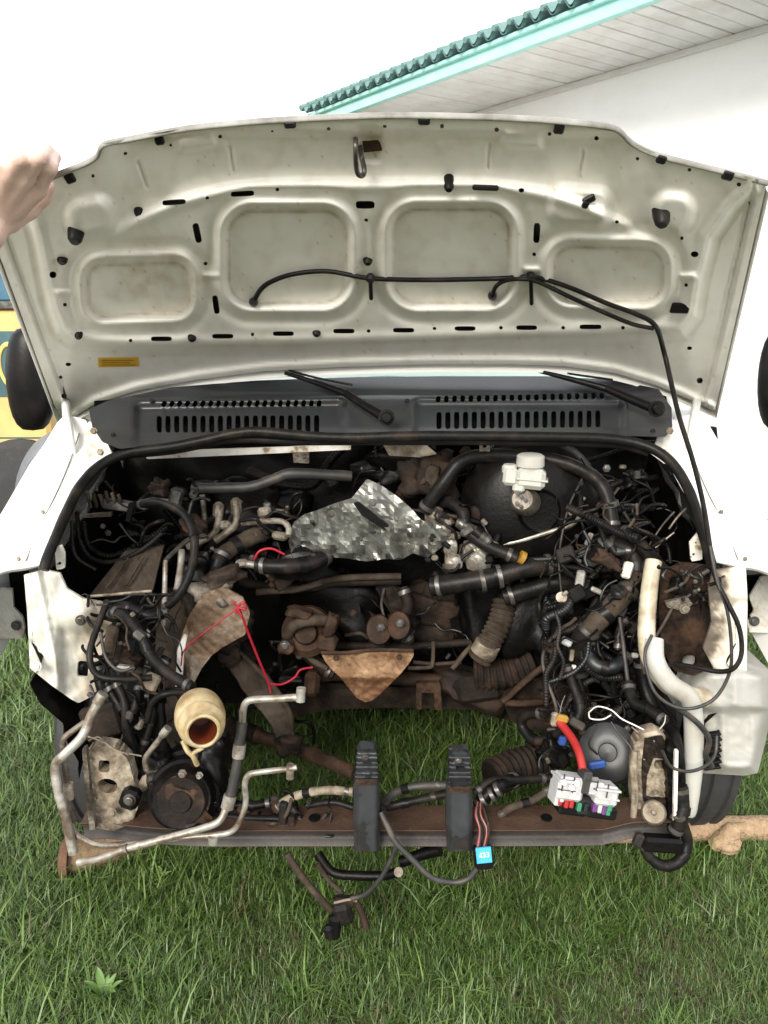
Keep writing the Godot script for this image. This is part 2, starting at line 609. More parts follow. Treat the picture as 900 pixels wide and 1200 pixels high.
	paint("bus_yellow", [[0.0, lin(0.5, 0.324, 0.117)], [1.0, lin(0.62, 0.432, 0.169)]], 1.0, 0.4)
	paint("bus_stripe", [[0.0, lin(.03, .075, .085)], [1.0, lin(.05, .11, .125)]], 1.0, 0.4)
	paint("bus_letter", [[0.0, lin(.62, .42, .1)], [1.0, lin(.7, .5, .14)]], 1.0, 0.4)
	paint("bus_glass", [[0.0, lin(.03, .09, .14)], [1.0, lin(.05, .14, .2)]], 1.0, 0.1)
	paint("tyre", [[0.0, lin(.05, .042, .035)], [0.5, lin(.022, .022, .024)], [1.0, lin(.035, .036, .04)]], 5.0, 0.7, 0.0, 0.05)
	paint("arch_grey", [[0.0, lin(.1, .11, .125)], [1.0, lin(.16, .17, .19)]], 3.0, 0.5)
	paint("wall_paint", [[0.0, lin(.78, .78, .77)], [0.4, lin(.84, .84, .84)], [1.0, lin(.88, .88, .88)]], 0.8, 0.7, 0.0, 0.05)
	paint("teal_paint", [[0.0, lin(.24, .5, .46)], [0.5, lin(.3, .6, .55)], [1.0, lin(.38, .68, .63)]], 1.2, 0.4)
	paint("teal_dark", [[0.0, lin(0.091, 0.165, 0.162)], [1.0, lin(0.1456, 0.264, 0.2484)]], 1.5, 0.65)
	paint("soffit_white", [[0.0, lin(.5, .48, .46)], [0.5, lin(.62, .61, .6)], [1.0, lin(.7, .7, .69)]], 0.8, 0.5)
	paint("soil", [[0.0, lin(.025, .03, .012)], [0.45, lin(.05, .06, .022)], [0.7, lin(.09, .08, .04)], [1.0, lin(.14, .11, .06)]], 1.2, 0.95, 0.0, 0.6)
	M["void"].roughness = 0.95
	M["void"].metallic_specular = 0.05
	var glass := StandardMaterial3D.new()
	glass.resource_name = "windscreen_glass"
	glass.albedo_color = Color(0.7, 0.86, 0.82, 0.35)
	glass.transparency = BaseMaterial3D.TRANSPARENCY_ALPHA
	glass.roughness = 0.05
	M["glass"] = glass
	for q in [["blade", .75], ["leaf", .6]]:
		var b := StandardMaterial3D.new()
		b.resource_name = q[0]
		b.vertex_color_use_as_albedo = true
		b.roughness = 0.5
		b.backlight_enabled = true
		b.backlight = Color(0.12, 0.16, 0.04)
		M[q[0]] = b


# ================================================================ the scene
func _ready() -> void:
	rng.seed = 11
	fast.seed = 5
	dust.seed = 17
	dust.frequency = 0.016
	dust.fractal_octaves = 4
	dust.fractal_gain = 0.6
	fast.frequency = 0.05
	fast.fractal_octaves = 3
	var cam := Camera3D.new()
	cam.name = "camera"
	add_child(cam)
	cam.position = Vector3(0, EYE, 0)
	cam.rotation_degrees.x = -PITCH
	cam.keep_aspect = Camera3D.KEEP_HEIGHT
	cam.fov = rad_to_deg(2.0 * atan(600.0 / F))
	cam.near = 0.05
	cam.far = 400.0
	cam.current = true
	var we := WorldEnvironment.new()
	we.name = "world_environment"
	add_child(we)
	var env := Environment.new()
	env.background_mode = Environment.BG_SKY
	var sky := ProceduralSkyMaterial.new()
	sky.sky_top_color = Color(0.98, 0.985, 1.0)
	sky.sky_horizon_color = Color(1.0, 1.0, 1.0)
	sky.sky_curve = 0.2
	sky.ground_bottom_color = Color(0.3, 0.32, 0.24)
	sky.ground_horizon_color = Color(0.8, 0.8, 0.78)
	sky.ground_curve = 0.02
	env.sky = Sky.new()
	env.sky.sky_material = sky
	env.tonemap_mode = Environment.TONE_MAPPER_LINEAR
	env.tonemap_exposure = 2.3
	env.sdfgi_enabled = true
	env.ssao_enabled = true
	env.ssil_enabled = true
	we.environment = env
	var sun := DirectionalLight3D.new()
	sun.name = "overcast_sun"
	add_child(sun)
	sun.rotation_degrees = Vector3(-30, -22, 0)
	sun.light_energy = 0.75
	sun.light_angular_distance = 25.0
	sun.light_color = Color(1.0, 0.98, 0.94)
	sun.shadow_enabled = true
	materials()
	setting()
	house()
	bus()
	van = thing("van", "white van with its bonnet open, front end and engine removed", "van", Vector3(0, 0, -2.6))
	body()
	hood()
	cowl()
	bay()
	left_side()
	middle()
	right_side()
	front_beam()
	small_stuff()
	loose_things()
	person()
	lawn()


# ---------------------------------------------------------------- setting
func setting() -> void:
	var g := Geo.new()
	var rows := []
	for j in 61:
		var row := PackedVector3Array()
		for i in 61:
			var q := Vector2((i - 30) / 30.0, (j - 30) / 30.0)
			var x := signf(q.x) * pow(absf(q.x), 2.2) * 90.0
			var z := signf(q.y) * pow(absf(q.y), 2.2) * 90.0 - 2.0
			row.append(Vector3(x, -0.012 + 0.014 * fast.get_noise_2d(x * 30.0, z * 30.0), z))
		rows.append(row)
	g.rings(rows, false)
	tag(add(g, "ground", "soil", self), "", "", "", "structure")


func world_box(called: String, mat: String, lo: Vector3, hi: Vector3, parent: Node3D, bevel := 0.06) -> MeshInstance3D:
	var g := Geo.new()
	box(g, (lo + hi) / 2.0, (hi - lo).abs(), Basis(), bevel)
	return add(g, called, mat, parent)


func house() -> void:
	var top := EYE + 1.17
	var a := G(420, 130, top)
	var b := G(775, 0, top)
	var e := (b - a).normalized()
	var o := Vector3(e.z, 0, -e.x)
	var w1 := G(560, 130, top)
	var w2 := G(900, 28, top)
	if o.dot(w1 - a) < 0:
		o = -o
	var deep := ((w1 - a).dot(o) + (w2 - a).dot(o)) / 2.0
	var turn := Basis(e, Vector3.UP, e.cross(Vector3.UP))
	var h := thing("house", "white rendered house with a teal gutter board and boarded eaves", "house", a + o * (deep + 1.0) - Vector3(0, top, 0))
	var g := Geo.new()
	var l0 := -0.5
	var l1 := 7.0
	box(g, a + e * (l0 + l1) / 2.0 + o * (deep + 0.1) - Vector3(0, top / 2.0 - 0.01, 0), Vector3(l1 - l0, top + 0.02, 0.2), turn, 0.02)
	box(g, a + e * (l0 - 0.1) + o * (deep + 1.6) - Vector3(0, top / 2.0 - 0.01, 0), Vector3(0.2, top + 0.02, 3.2), turn, 0.02)
	add(g, "wall", "wall_paint", h)
	var pitch := 0.088
	var m: ArrayMesh
	var soffit := Node3D.new()
	soffit.name = "soffit"
	h.add_child(soffit)
	var gb := Geo.new()
	box(gb, Vector3.ZERO, Vector3(pitch - 0.005, 0.012, deep), turn, 0.25)
	m = gb.mesh(Vector3.ZERO)
	for k in int((l1 - l0) / pitch):
		var plank := MeshInstance3D.new()
		plank.name = numbered("plank", soffit)
		soffit.add_child(plank)
		plank.mesh = m
		plank.material_override = M.soffit_white
		plank.position = a + e * (l0 + (k + 0.5) * pitch) + o * deep / 2.0 + Vector3(0, 0.002 * rng.randf_range(-1, 1), 0) - h.position
	g = Geo.new()
	box(g, a + e * (l0 + l1) / 2.0 + o * (deep / 2.0) + Vector3(0, 0.022, 0), Vector3(l1 - l0, 0.016, deep + 0.05), turn)
	add(g, "soffit_backing", "soffit_white", h)
	g = Geo.new()
	box(g, a + e * (l0 + l1) / 2.0 - o * 0.02 + Vector3(0, 0.03, 0), Vector3(l1 - l0 + 0.1, 0.075, 0.035), turn, 0.1)
	box(g, a + e * (l0 + l1) / 2.0 - o * 0.045 + Vector3(0, 0.06, 0), Vector3(l1 - l0 + 0.1, 0.022, 0.03), turn, 0.2)
	add(g, "fascia_board", "teal_paint", h)
	g = Geo.new()
	box(g, a + e * (l0 + l1) / 2.0 + o * (deep - 0.012) + Vector3(0, -0.02, 0), Vector3(l1 - l0, 0.03, 0.022), turn, 0.2)
	add(g, "cornice", "soffit_white", h)
	g = Geo.new()
	var wave := 0.104
	var n := int((l1 - l0 + 0.1) / wave * 8.0)
	for side in [0.0, 0.012]:
		var rows := []
		for j in 9:
			var row := PackedVector3Array()
			for k in n + 1:
				var s := l0 - 0.05 + k * wave / 8.0
				var up: float = 0.1 + 0.024 * cos(TAU * k / 8.0) - side
				row.append(a + e * s + o * (-0.085 + j * 0.45) + Vector3(0, up + j * 0.45 * 0.36, 0))
			rows.append(row)
		g.rings(rows, false)
	add(g, "roof", "teal_dark", h)
	g = Geo.new()                                     # the sheet's cut ends
	for k in int((l1 - l0 + 0.1) / wave):
		var c := a + e * (l0 - 0.05 + k * wave) + o * -0.07 + Vector3(0, 0.104, 0)
		lathe(g, c - o * 0.03, c + o * 0.12 + Vector3(0, 0.05, 0), [[0.0, 0.1], [0.0, 3.4], [0.1, 4.0], [1.0, 4.0]], 10)
	add(g, "roof_corrugation_edge", "teal_dark", h)


func bus() -> void:
	var d := 4.6
	var c := P(-250, 590, d)
	var t := thing("bus", "yellow bus with a dark lettered stripe, parked behind the van", "bus", Vector3(c.x, 0, -d * K - 1.2))
	var right := P(58, 500, d).x
	var lo := P(0, 592, d).y
	var z := -d * K
	world_box("body", "bus_yellow", Vector3(right - 2.6, lo, z - 2.3), Vector3(right, P(0, 362, d).y, z), t, 0.02)
	var roof_y := P(0, 178, d).y
	world_box("roof_side", "bus_yellow", Vector3(right - 2.6, P(0, 240, d).y, z - 2.3), Vector3(P(14, 180, d).x, roof_y, z - 0.06), t, 0.1)
	world_box("window_trim", "steel", Vector3(right - 2.55, P(0, 362, d).y, z - 2.25), Vector3(right - 0.02, P(0, 353, d).y, z + 0.012), t)
	world_box("window", "bus_glass", Vector3(right - 2.5, P(0, 353, d).y, z - 2.2), Vector3(right - 0.05, P(0, 240, d).y, z - 0.03), t, 0.02)
	world_box("stripe", "bus_stripe", Vector3(right - 2.6, P(0, 465, d).y, z - 0.02), Vector3(right - 0.012, P(0, 388, d).y, z + 0.006), t)
	var g := Geo.new()
	var rows := []
	var mid := P(13, 428, d) + Vector3(0, 0, 0.008)
	var u := unit(mid)
	for s in [[0.72, 0.0], [0.76, 0.006], [0.96, 0.006], [1.0, 0.0]]:
		var ring := PackedVector3Array()
		for k in 40:
			var an := TAU * k / 40
			ring.append(mid + Vector3(cos(an) * 15 * u * (s[0] - 0.0), sin(an) * 27 * u * (0.25 + 0.75 * s[0]), s[1]))
		rows.append(ring)
	g.rings(rows, true, false)
	add(g, "letter", "bus_letter", t)
	world_box("panel_seam", "bus_stripe", Vector3(right - 2.6, P(0, 513, d).y - 0.004, z - 0.02), Vector3(right - 0.012, P(0, 513, d).y + 0.004, z + 0.004), t)
	g = Geo.new()
	var w := P(90, 590, d - 0.1)
	lathe(g, w + Vector3(0, 0, 0.12), w + Vector3(0, 0, -0.2), [[0.0, 30], [0.0, 58], [0.12, 66], [0.3, 70], [1.0, 70]], 40, 1.3)
	add(g, "wheel_arch", "arch_grey", t)
	for x in [-210.0, 30.0]:
		g = Geo.new()
		var q := P(x, 600, d - 0.05)
		q.y = 0.33
		lathe(g, q + Vector3(0, 0, 0.05), q + Vector3(0, 0, -0.25), [[0.0, 25], [0.0, 30], [0.03, 62], [0.2, 70], [0.8, 70], [1.0, 60]], 32)
		add(g, "wheel", "tyre", t)


# ---------------------------------------------------------------- the van's shell
func body() -> void:
	for s in [-1.0, 1.0]:
		var g := Geo.new()
		# fender: rows run from the seal outward
		var cols := [
			[[100, 492, 2.14], [84, 488, 2.14], [70, 492, 2.13], [52, 520, 2.13], [34, 545, 2.12]],
			[[118, 520, 2.06], [95, 520, 2.06], [70, 524, 2.05], [40, 545, 2.05], [8, 590, 2.04]],
			[[112, 545, 1.98], [85, 545, 1.985], [55, 552, 1.98], [20, 580, 1.97], [-22, 640, 1.95]],
			[[88, 590, 1.85], [60, 592, 1.86], [25, 605, 1.86], [-15, 640, 1.85], [-62, 705, 1.84]],
			[[66, 632, 1.72], [40, 635, 1.735], [8, 645, 1.735], [-30, 680, 1.73], [-80, 740, 1.72]],
			[[56, 657, 1.66], [30, 662, 1.67], [0, 668, 1.675], [-40, 690, 1.67], [-90, 760, 1.66]],
			[[57, 661, 1.665], [30, 668, 1.675], [0, 674, 1.68], [-40, 698, 1.675], [-92, 768, 1.665]]]
		var rows := []
		for c in cols:
			var row := PackedVector3Array()
			for q in c:
				row.append(P(q[0], q[1], q[2]) if s < 0 else P(895 - q[0], q[1] - 2, q[2]))
			var last := row[-1]
			row = spline(row, 5)
			row.append(last + Vector3(s * 0.01, -0.14, 0))
			row.append(last + Vector3(s * 0.0, -0.3, 0))
			row.append(last + Vector3(s * 0.0, -0.301, 0))
			rows.append(row)
		var fine := []
		for k in rows[0].size():
			var line := PackedVector3Array()
			for r in rows:
				line.append(r[k])
			fine.append(spline(line, 5))
		g.rings(fine, false)
		var o := add(g, "fender", "white_paint")
		# drooping lip of the fender's front edge, and its bolts
		g = Geo.new()
		var lip := PackedVector3Array()
		for q in cols[5]:
			lip.append(P(q[0], q[1] + 2, q[2]) if s < 0 else P(895 - q[0], q[1], q[2]))
		tube(g, lip, 2.5, 6)
		add(g, "edge", "white_paint", o)
		g = Geo.new()
		var seam := PackedVector3Array()
		for q in [[93, 508, 2.085], [82, 540, 1.995], [66, 578, 1.895], [46, 618, 1.79], [30, 658, 1.672]]:
			seam.append(P(q[0], q[1], q[2]) if s < 0 else P(895 - q[0], q[1] - 2, q[2]))
		tube(g, seam, 0.9, 6)
		add(g, "panel_gap", "hem_paint", o)
		var flange := [[104, 494], [118, 498], [126, 520], [132, 534], [116, 546], [102, 540], [98, 516]]
		plate("hinge_plate", "worn_white", flange.map(func(q): return [q[0], q[1]] if s < 0 else [895 - q[0], q[1] - 2]), slope(110, 520, 2.03, 0, -0.2, 0.02, 2.0), 0.006, 3.0, o)
		for q in [[110, 505, 2.03], [118, 530, 1.98]]:
			bolt("hinge_nut", "muddy_beige", q[0] if s < 0 else 895 - q[0], q[1], q[2] - 0.03, 3.0, 3.0, o)
		for q in [[50, 600, 1.83], [22, 655, 1.67]]:
			bolt("fender_screw", "muddy_beige", q[0] if s < 0 else 895 - q[0], q[1], q[2], 2.0, 2.0, o)
		# mirror
		g = Geo.new()
		var mx := 36.0 if s < 0 else 917.0
		var m := P(mx, 445, 2.6)
		rows = []
		var u := unit(m)
		for j in 13:
			var f := j / 12.0
			var y := cos(PI * f)
			var ring := PackedVector3Array()
			var rr := pow(sin(PI * clampf(f, 0.0, 1.0)), 0.6)
			for k in 20:
				var an := -TAU * k / 20
				ring.append(m + Vector3(cos(an) * 28 * rr * u + s * -4 * y * u, y * 60 * u, sin(an) * 20 * rr * u))
			rows.append(ring)
		g.rings(rows, true, false)
		var mirror := add(g, "mirror", "black_plastic")
		g = Geo.new()
		tube(g, PackedVector3Array([m + Vector3(0, -40 * u, -0.01), P(mx + s * 22, 500, 2.62), P(mx + s * 26, 580, 2.6), P(mx - s * 46, 640, 2.6)] if s > 0 else [m, m + Vector3(0.06, 0.0, -0.04), m + Vector3(0.2, 0.0, -0.08)]), 9, 10)
		add(g, "mirror_arm", "black_plastic", mirror)
		# side of the body, door and window behind the fender
		var x: float = s * 0.93
		g = Geo.new()
		box(g, Vector3(x - s * 0.03, 0.6, -3.3), Vector3(0.06, 0.62, 1.95), Basis(), 0.2)
		var side := add(g, "body_side", "white_paint")
		g = Geo.new()
		box(g, Vector3(x - s * 0.005, 0.6, -2.85), Vector3(0.06, 0.58, 0.95), Basis(), 0.2)
		add(g, "door", "white_paint", side)
		g = Geo.new()
		rows = [PackedVector3Array([Vector3(x - s * 0.01, 0.9, -2.4), Vector3(x - s * 0.12, 1.6, -2.85)]), PackedVector3Array([Vector3(x - s * 0.01, 0.9, -4.2), Vector3(x - s * 0.12, 1.6, -4.2)])]
		g.rings(rows, false)
		add(g, "side_window", "glass", side)
		g = Geo.new()
		tube(g, PackedVector3Array([Vector3(x - s * 0.06, 1.03, -2.2), Vector3(x - s * 0.17, 1.62, -2.8), Vector3(x - s * 0.17, 1.66, -4.25)]), 14, 8, 5)
		tube(g, PackedVector3Array([Vector3(x - s * 0.02, 1.0, -3.25), Vector3(x - s * 0.14, 1.62, -3.25)]), 12, 8, 2)
		add(g, "pillar", "white_paint", side)
		# wheel
		g = Geo.new()
		var wx := 0.868 if s > 0 else -0.79
		var hub := Vector3(wx, 0.295, -1.9)
		lathe(g, hub, hub - Vector3(s * 0.19, 0, 0), [[0.0, 60], [-0.02, 70], [-0.04, 95], [0.02, 118], [0.12, 131], [0.2, 131], [0.22, 128], [0.26, 128], [0.28, 132], [0.46, 133], [0.48, 129], [0.53, 129], [0.55, 133], [0.75, 131], [0.78, 127], [0.82, 127], [0.84, 130], [0.93, 126], [1.0, 112]], 48)
		var wheel := add(g, "wheel", "tyre")
		g = Geo.new()
		lathe(g, hub + Vector3(s * 0.004, 0, 0), hub - Vector3(s * 0.1, 0, 0), [[0.1, 0.1], [0.1, 30], [0.3, 50], [0.0, 66], [1.0, 66]], 32)
		add(g, "rim", "steel", wheel)
	var gl := Geo.new()
	var rr := []
	for j in 9:
		var f := j / 8.0
		var row := PackedVector3Array()
		for i in 13:
			var q := (i - 6) / 6.0
			row.append(Vector3(q * lerpf(0.8, 0.66, f), lerpf(1.155, 1.62, f) - 0.02 * q * q, lerpf(-2.06, -2.75, f) - 0.09 * q * q))
		rr.append(row)
	gl.rings(rr, false)
	add(gl, "windscreen", "glass")
	world_box("roof", "white_paint", Vector3(-0.76, 1.62, -4.3), Vector3(0.76, 1.7, -2.72), van, 0.4)
	world_box("dashboard", "soffit_white", Vector3(-0.8, 0.85, -2.9), Vector3(0.8, 1.1, -2.3), van, 0.3)
	world_box("rear_wall", "white_paint", Vector3(-0.9, 0.35, -4.34), Vector3(0.9, 1.62, -4.28), van)
	world_box("cabin_floor", "rust_dark", Vector3(-0.9, 0.28, -4.28), Vector3(0.9, 0.34, -2.13), van)


# ---------------------------------------------------------------- bonnet
func hood_d(x: float, y: float, h: float) -> float:
	var r := ray(x, y)
	var t := (h + hood_n.dot(hood_o - Vector3(0, EYE, 0))) / hood_n.dot(r)
	return -t * r.z / K


func rrect(x: float, y: float, q: Array) -> float:   # q: centre, size, corner radius, turn
	var p := Vector2(x - q[0], y - q[1]).rotated(deg_to_rad(-q[5]))
	var a: Vector2 = p.abs() - Vector2(q[2], q[3]) / 2.0 + Vector2.ONE * q[4]
	return a.max(Vector2.ZERO).length() + minf(maxf(a.x, a.y), 0.0) - q[4]


var hood_top := poly([[-22, 240], [20, 222], [68, 203], [100, 190], [114, 181], [121, 168], [150, 162], [220, 149], [300, 141], [380, 136.5], [450, 134], [520, 134.5], [600, 137], [660, 141], [712, 147], [727, 153], [740, 166], [770, 180], [820, 193], [870, 205], [899, 213]])
var hood_low := poly([[838, 482], [805, 467], [770, 452], [720, 437], [660, 429], [600, 427], [500, 427], [400, 430], [310, 435], [230, 445], [160, 458], [110, 474], [72, 498]])
var frame_edge := poly([[30, 240], [42, 290], [50, 330], [57, 362], [68, 390], [84, 402], [150, 409], [300, 408], [450, 404], [600, 399], [740, 395], [800, 391], [816, 372], [823, 330], [836, 280], [860, 245], [884, 222], [920, 60], [-40, 60]])
var pockets := [[162, 339, 130, 72, 24, -2], [337, 301, 150, 120, 34, 0], [529, 300, 148, 122, 34, 0], [713, 321, 140, 74, 28, 1]]


func spread(sd: float, from: float, to: float) -> float:
	return smoothstep(from, to, sd)


func hood_h(x: float, y: float) -> float:
	var u := (x - 440.0) / 450.0
	var h := 0.05 * pow(absf(u), 3.0)
	var p := Vector2(x, y)
	var s := p.distance_to(near_edge(p, [frame_edge]))
	if not Geometry2D.is_point_in_polygon(p, frame_edge):
		s = -s
	h += -0.026 * (1.0 - smoothstep(-9.0, 4.0, s))
	h += 0.005 * exp(-pow((s - 9.0) / 6.0, 2.0))
	var low := 0.0
	for k in hood_low.size() - 1:
		if x <= hood_low[k].x and x >= hood_low[k + 1].x:
			low = lerpf(hood_low[k].y, hood_low[k + 1].y, (hood_low[k].x - x) / (hood_low[k].x - hood_low[k + 1].x))
	if low > 0.0 and s < 0.0:
		h += 0.012 * smoothstep(low - 12.0, low - 5.0, y)
	# the two long folds of the side strips
	if s < 0.0 and y < 480.0:
		var left := -22.0 + (y - 240.0) * 0.372
		var right := 899.0 - (y - 213.0) * 0.228
		for e in [x - left, right - x]:
			h += 0.014 * (1.0 - smoothstep(11.0, 15.0, e)) - 0.006 * exp(-pow((e - 14.0) / 2.5, 2.0))
	for k in pockets.size():
		var sd := rrect(x, y, pockets[k])
		h += -0.02 * (1.0 - smoothstep(-8.0, 1.0, sd))
		h += 0.005 * exp(-pow((sd - 3.5) / 3.0, 2.0))
		h -= 0.007 * exp(-pow((sd - 15.0) / 6.0, 2.0))
	var edge := 135.0 + 60.0 * smoothstep(0.62, 0.98, absf(u))
	var shelf := 214.0 + 62.0 * pow(maxf(0.0, absf(u) - 0.2) / 0.5, 2.4)
	var t := smoothstep(edge + 18.0, edge + 27.0, y) * (1.0 - smoothstep(shelf - 9.0, shelf + 3.0, y)) * (1.0 - smoothstep(0.62, 0.72, absf(u)))
	h -= 0.015 * t
	h += 0.005 * exp(-pow((y - shelf - 6.0) / 6.0, 2.0)) * (1.0 - smoothstep(0.6, 0.75, absf(u)))
	for q in [[680, 242, 82, 58, 22, 6, 0.022, 14.0], [105, 255, 70, 60, 26, -12, 0.018, 18.0], [790, 250, 60, 60, 26, 8, 0.014, 16.0], [230, 167, 50, 22, 9, -8, 0.011, 7.0], [612, 165, 52, 22, 9, 4, 0.011, 7.0], [247, 323, 22, 9, 4, 0, 0.008, 5.0], [623, 316, 22, 9, 4, 0, 0.008, 5.0], [75, 343, 24, 10, 4, 0, 0.01, 6.0], [806, 324, 24, 10, 4, 0, 0.01, 6.0], [432, 170, 34, 44, 8, 0, -0.008, 6.0], [168, 205, 5, 34, 2, -18, -0.007, 3.0], [272, 186, 5, 32, 2, -8, -0.007, 3.0], [573, 183, 5, 32, 2, 4, -0.007, 3.0], [682, 191, 5, 34, 2, 10, -0.007, 3.0]]:
		var sd := rrect(x, y, q)
		if sd < 1.0:
			h += q[6] * (1.0 - smoothstep(-q[7], 1.0, sd))
	return h + 0.0012 * fast.get_noise_2d(x * 0.4, y * 0.4)


func hood_p(x: float, y: float, lift: float) -> Vector3:
	return P(x, y, hood_d(x, y, hood_h(x, y) + lift))


func hood() -> void:
	hood_o = P(450, 428, 2.15)
	var rise := P(450, 135, 1.42) - hood_o
	hood_n = Vector3.RIGHT.cross(rise).normalized()
	if hood_n.z < 0:
		hood_n = -hood_n
	var outline := hood_top.duplicate()
	outline.append_array(hood_low)
	var holes := []
	for q in [[109, 206, 5, 5], [147, 180, 5, 5], [200, 170, 4, 4], [258, 160, 5, 5], [319, 154, 4, 4], [385, 151, 5, 5], [451, 148, 5, 5], [518, 148, 5, 7], [582, 152, 6, 6], [644, 157, 5, 5], [699, 162, 6, 6], [747, 186, 5, 5], [808, 199, 5, 5], [866, 216, 6, 6],
		[204, 237, 29, 7, -4], [243, 232, 5, 5], [284, 227, 29, 7, -3], [325, 222, 5, 5], [428, 240, 23, 10], [429, 258, 5, 5], [611, 223, 8, 6], [629, 273, 8, 26, 3], [723, 260, 5, 5], [626, 298, 5, 5], [799, 279, 5, 5], [814, 298, 10, 8], [804, 334, 5, 5], [231, 273, 8, 26, -12], [241, 309, 5, 5], [253, 357, 7, 24, -8], [62, 322, 9, 9], [76, 357, 5, 5], [92, 393, 10, 10], [153, 399, 5, 5],
		[189, 397, 26, 6], [261, 394, 26, 6], [296, 392, 5, 5], [332, 391, 26, 6], [403, 388, 26, 6], [432, 388, 5, 5], [473, 387, 26, 6], [509, 385, 5, 5], [545, 385, 26, 6], [587, 384, 5, 5], [617, 384, 26, 6], [660, 384, 5, 5], [692, 383, 27, 6], [730, 384, 5, 5], [80, 427, 7, 5], [71, 442, 5, 5], [808, 408, 7, 5], [75, 464, 7, 7], [820, 446, 8, 8]]:
		holes.append(oval(q[0], q[1], q[2] * 0.95, q[3] * 0.9, q[4] if q.size() > 4 else 0, 3.0 if q[2] > 12 or q[3] > 12 else 0.0))
	var stain := noise_map("blotch", 4, 0.006, 7)
	var spots := FastNoiseLite.new()
	spots.frequency = 0.13
	spots.seed = 9
	var colour := func(x: float, y: float) -> Color:
		var k := 0.0
		for j in pockets.size():
			var sd := rrect(x, y, pockets[j])
			k += 0.75 * exp(-pow((sd + 6.5) / 1.9, 2.0)) * (0.7 + 0.7 * stain.get_noise_2d(x * 9, y * 9))
		var rusty := exp(-pow((x - 185.0) / 55.0, 2.0) - pow((y - 325.0) / 42.0, 2.0)) * (0.16 + 0.6 * stain.get_noise_2d(x * 6, y * 6)) + exp(-pow((x - 437.0) / 14.0, 2.0) - pow((y - 170.0) / 14.0, 2.0)) * 0.7
		if spots.get_noise_2d(x, y) > 0.6 - 0.4 * rusty:
			rusty += 0.45
		k += 0.3 * maxf(0.0, stain.get_noise_2d(x * 5.0, y * 5.0 + 90.0))
		return Color(1, 1, 1).lerp(Color(0.46, 0.37, 0.25), clampf(k, 0, 1)).lerp(Color(0.52, 0.34, 0.2), clampf(rusty, 0, 0.8))
	var o := add(sheet(outline, func(x, y): return hood_d(x, y, hood_h(x, y)), 2.6, 0.0, holes, colour), "hood", "cream_paint", van, "open bonnet seen from its stained pressed-steel underside")
	var skin := func(x: float, y: float) -> float:
		return hood_d(x, y, 0.05 * pow(absf((x - 440.0) / 450.0), 3.0) - 0.05)
	add(sheet(outline, skin, 12.0, 0.003), "outer_skin", "white_paint", o)
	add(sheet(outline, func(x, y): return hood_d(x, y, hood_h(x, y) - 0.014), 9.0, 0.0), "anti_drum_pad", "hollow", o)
	# folded hem round the edge
	var g := Geo.new()
	var line := PackedVector3Array()
	for q in hood_top:
		line.append(P(q.x, q.y + 1.5, hood_d(q.x, q.y, hood_h(q.x, q.y + 2.0) - 0.002)))
	var rows := []
	line = spline(line, 3)
	var hem := PackedFloat32Array()
	for k in line.size():
		hem.append(unit(line[k]) * 4.6)
	for k in line.size():
		var ring := PackedVector3Array()
		var u := unit(line[k])
		var side := hood_n.cross((line[mini(k + 1, line.size() - 1)] - line[maxi(k - 1, 0)]).normalized())
		for j in 10:
			var an := TAU * j / 10
			ring.append(line[k] + hood_n * cos(an) * 0.006 + side * sin(an) * u * 2.6)
		rows.append(ring)
	g.rings(rows, true)
	add(g, "front_hem", "hem_paint", o)
	for s in [[Vector2(-22, 240), Vector2(72, 498)], [Vector2(899, 213), Vector2(838, 482)]]:
		g = Geo.new()
		line = PackedVector3Array()
		for k in 13:
			var q: Vector2 = s[0].lerp(s[1], k / 12.0)
			line.append(P(q.x, q.y, hood_d(q.x, q.y, 0.05 * pow(absf((q.x - 440) / 450), 3) - 0.03)))
		rows = []
		for k in line.size():
			var ring := PackedVector3Array()
			for j in 10:
				var an := TAU * j / 10
				ring.append(line[k] + hood_n * cos(an) * 0.022 + Vector3.RIGHT * sin(an) * 0.005)
			rows.append(ring)
		g.rings(rows, true)
		add(g, "side_hem", "cream_paint", o)
	g = Geo.new()
	line = PackedVector3Array()
	for q in hood_low:
		line.append(P(q.x, q.y, hood_d(q.x, q.y, 0.05 * pow(absf((q.x - 440) / 450), 3) - 0.03)))
	line = spline(line, 3)
	rows = []
	for k in line.size():
		var ring := PackedVector3Array()
		for j in 10:
			var an := TAU * j / 10
			ring.append(line[k] + hood_n * cos(an) * 0.022 + Vector3.UP * sin(an) * 0.006)
		rows.append(ring)
	g.rings(rows, true)
	add(g, "rear_hem", "cream_paint", o)
	# black clips along the front flange
	for q in [[82, 209, 12, 11, -18], [187, 165, 11, 9, -8], [340, 146, 14, 8, -3], [497, 142, 14, 8, 1], [655, 151, 12, 11, 5], [775, 187, 12, 9, 14], [853, 206, 14, 10, 14], [569, 220, 31, 6, 2], [797, 361, 22, 13, 2], [690, 234, 15, 9, -30], [686, 240, 8, 8, 20]]:
		g = Geo.new()
		var at := hood_p(q[0], q[1], 0.005)
		var u := unit(at)
		box(g, at, Vector3(q[2] * u, q[3] * u, 0.008), Basis.from_euler(Vector3(0.5, 0, deg_to_rad(-q[4]))), 0.3)
		add(g, "clip", "black_plastic", o)
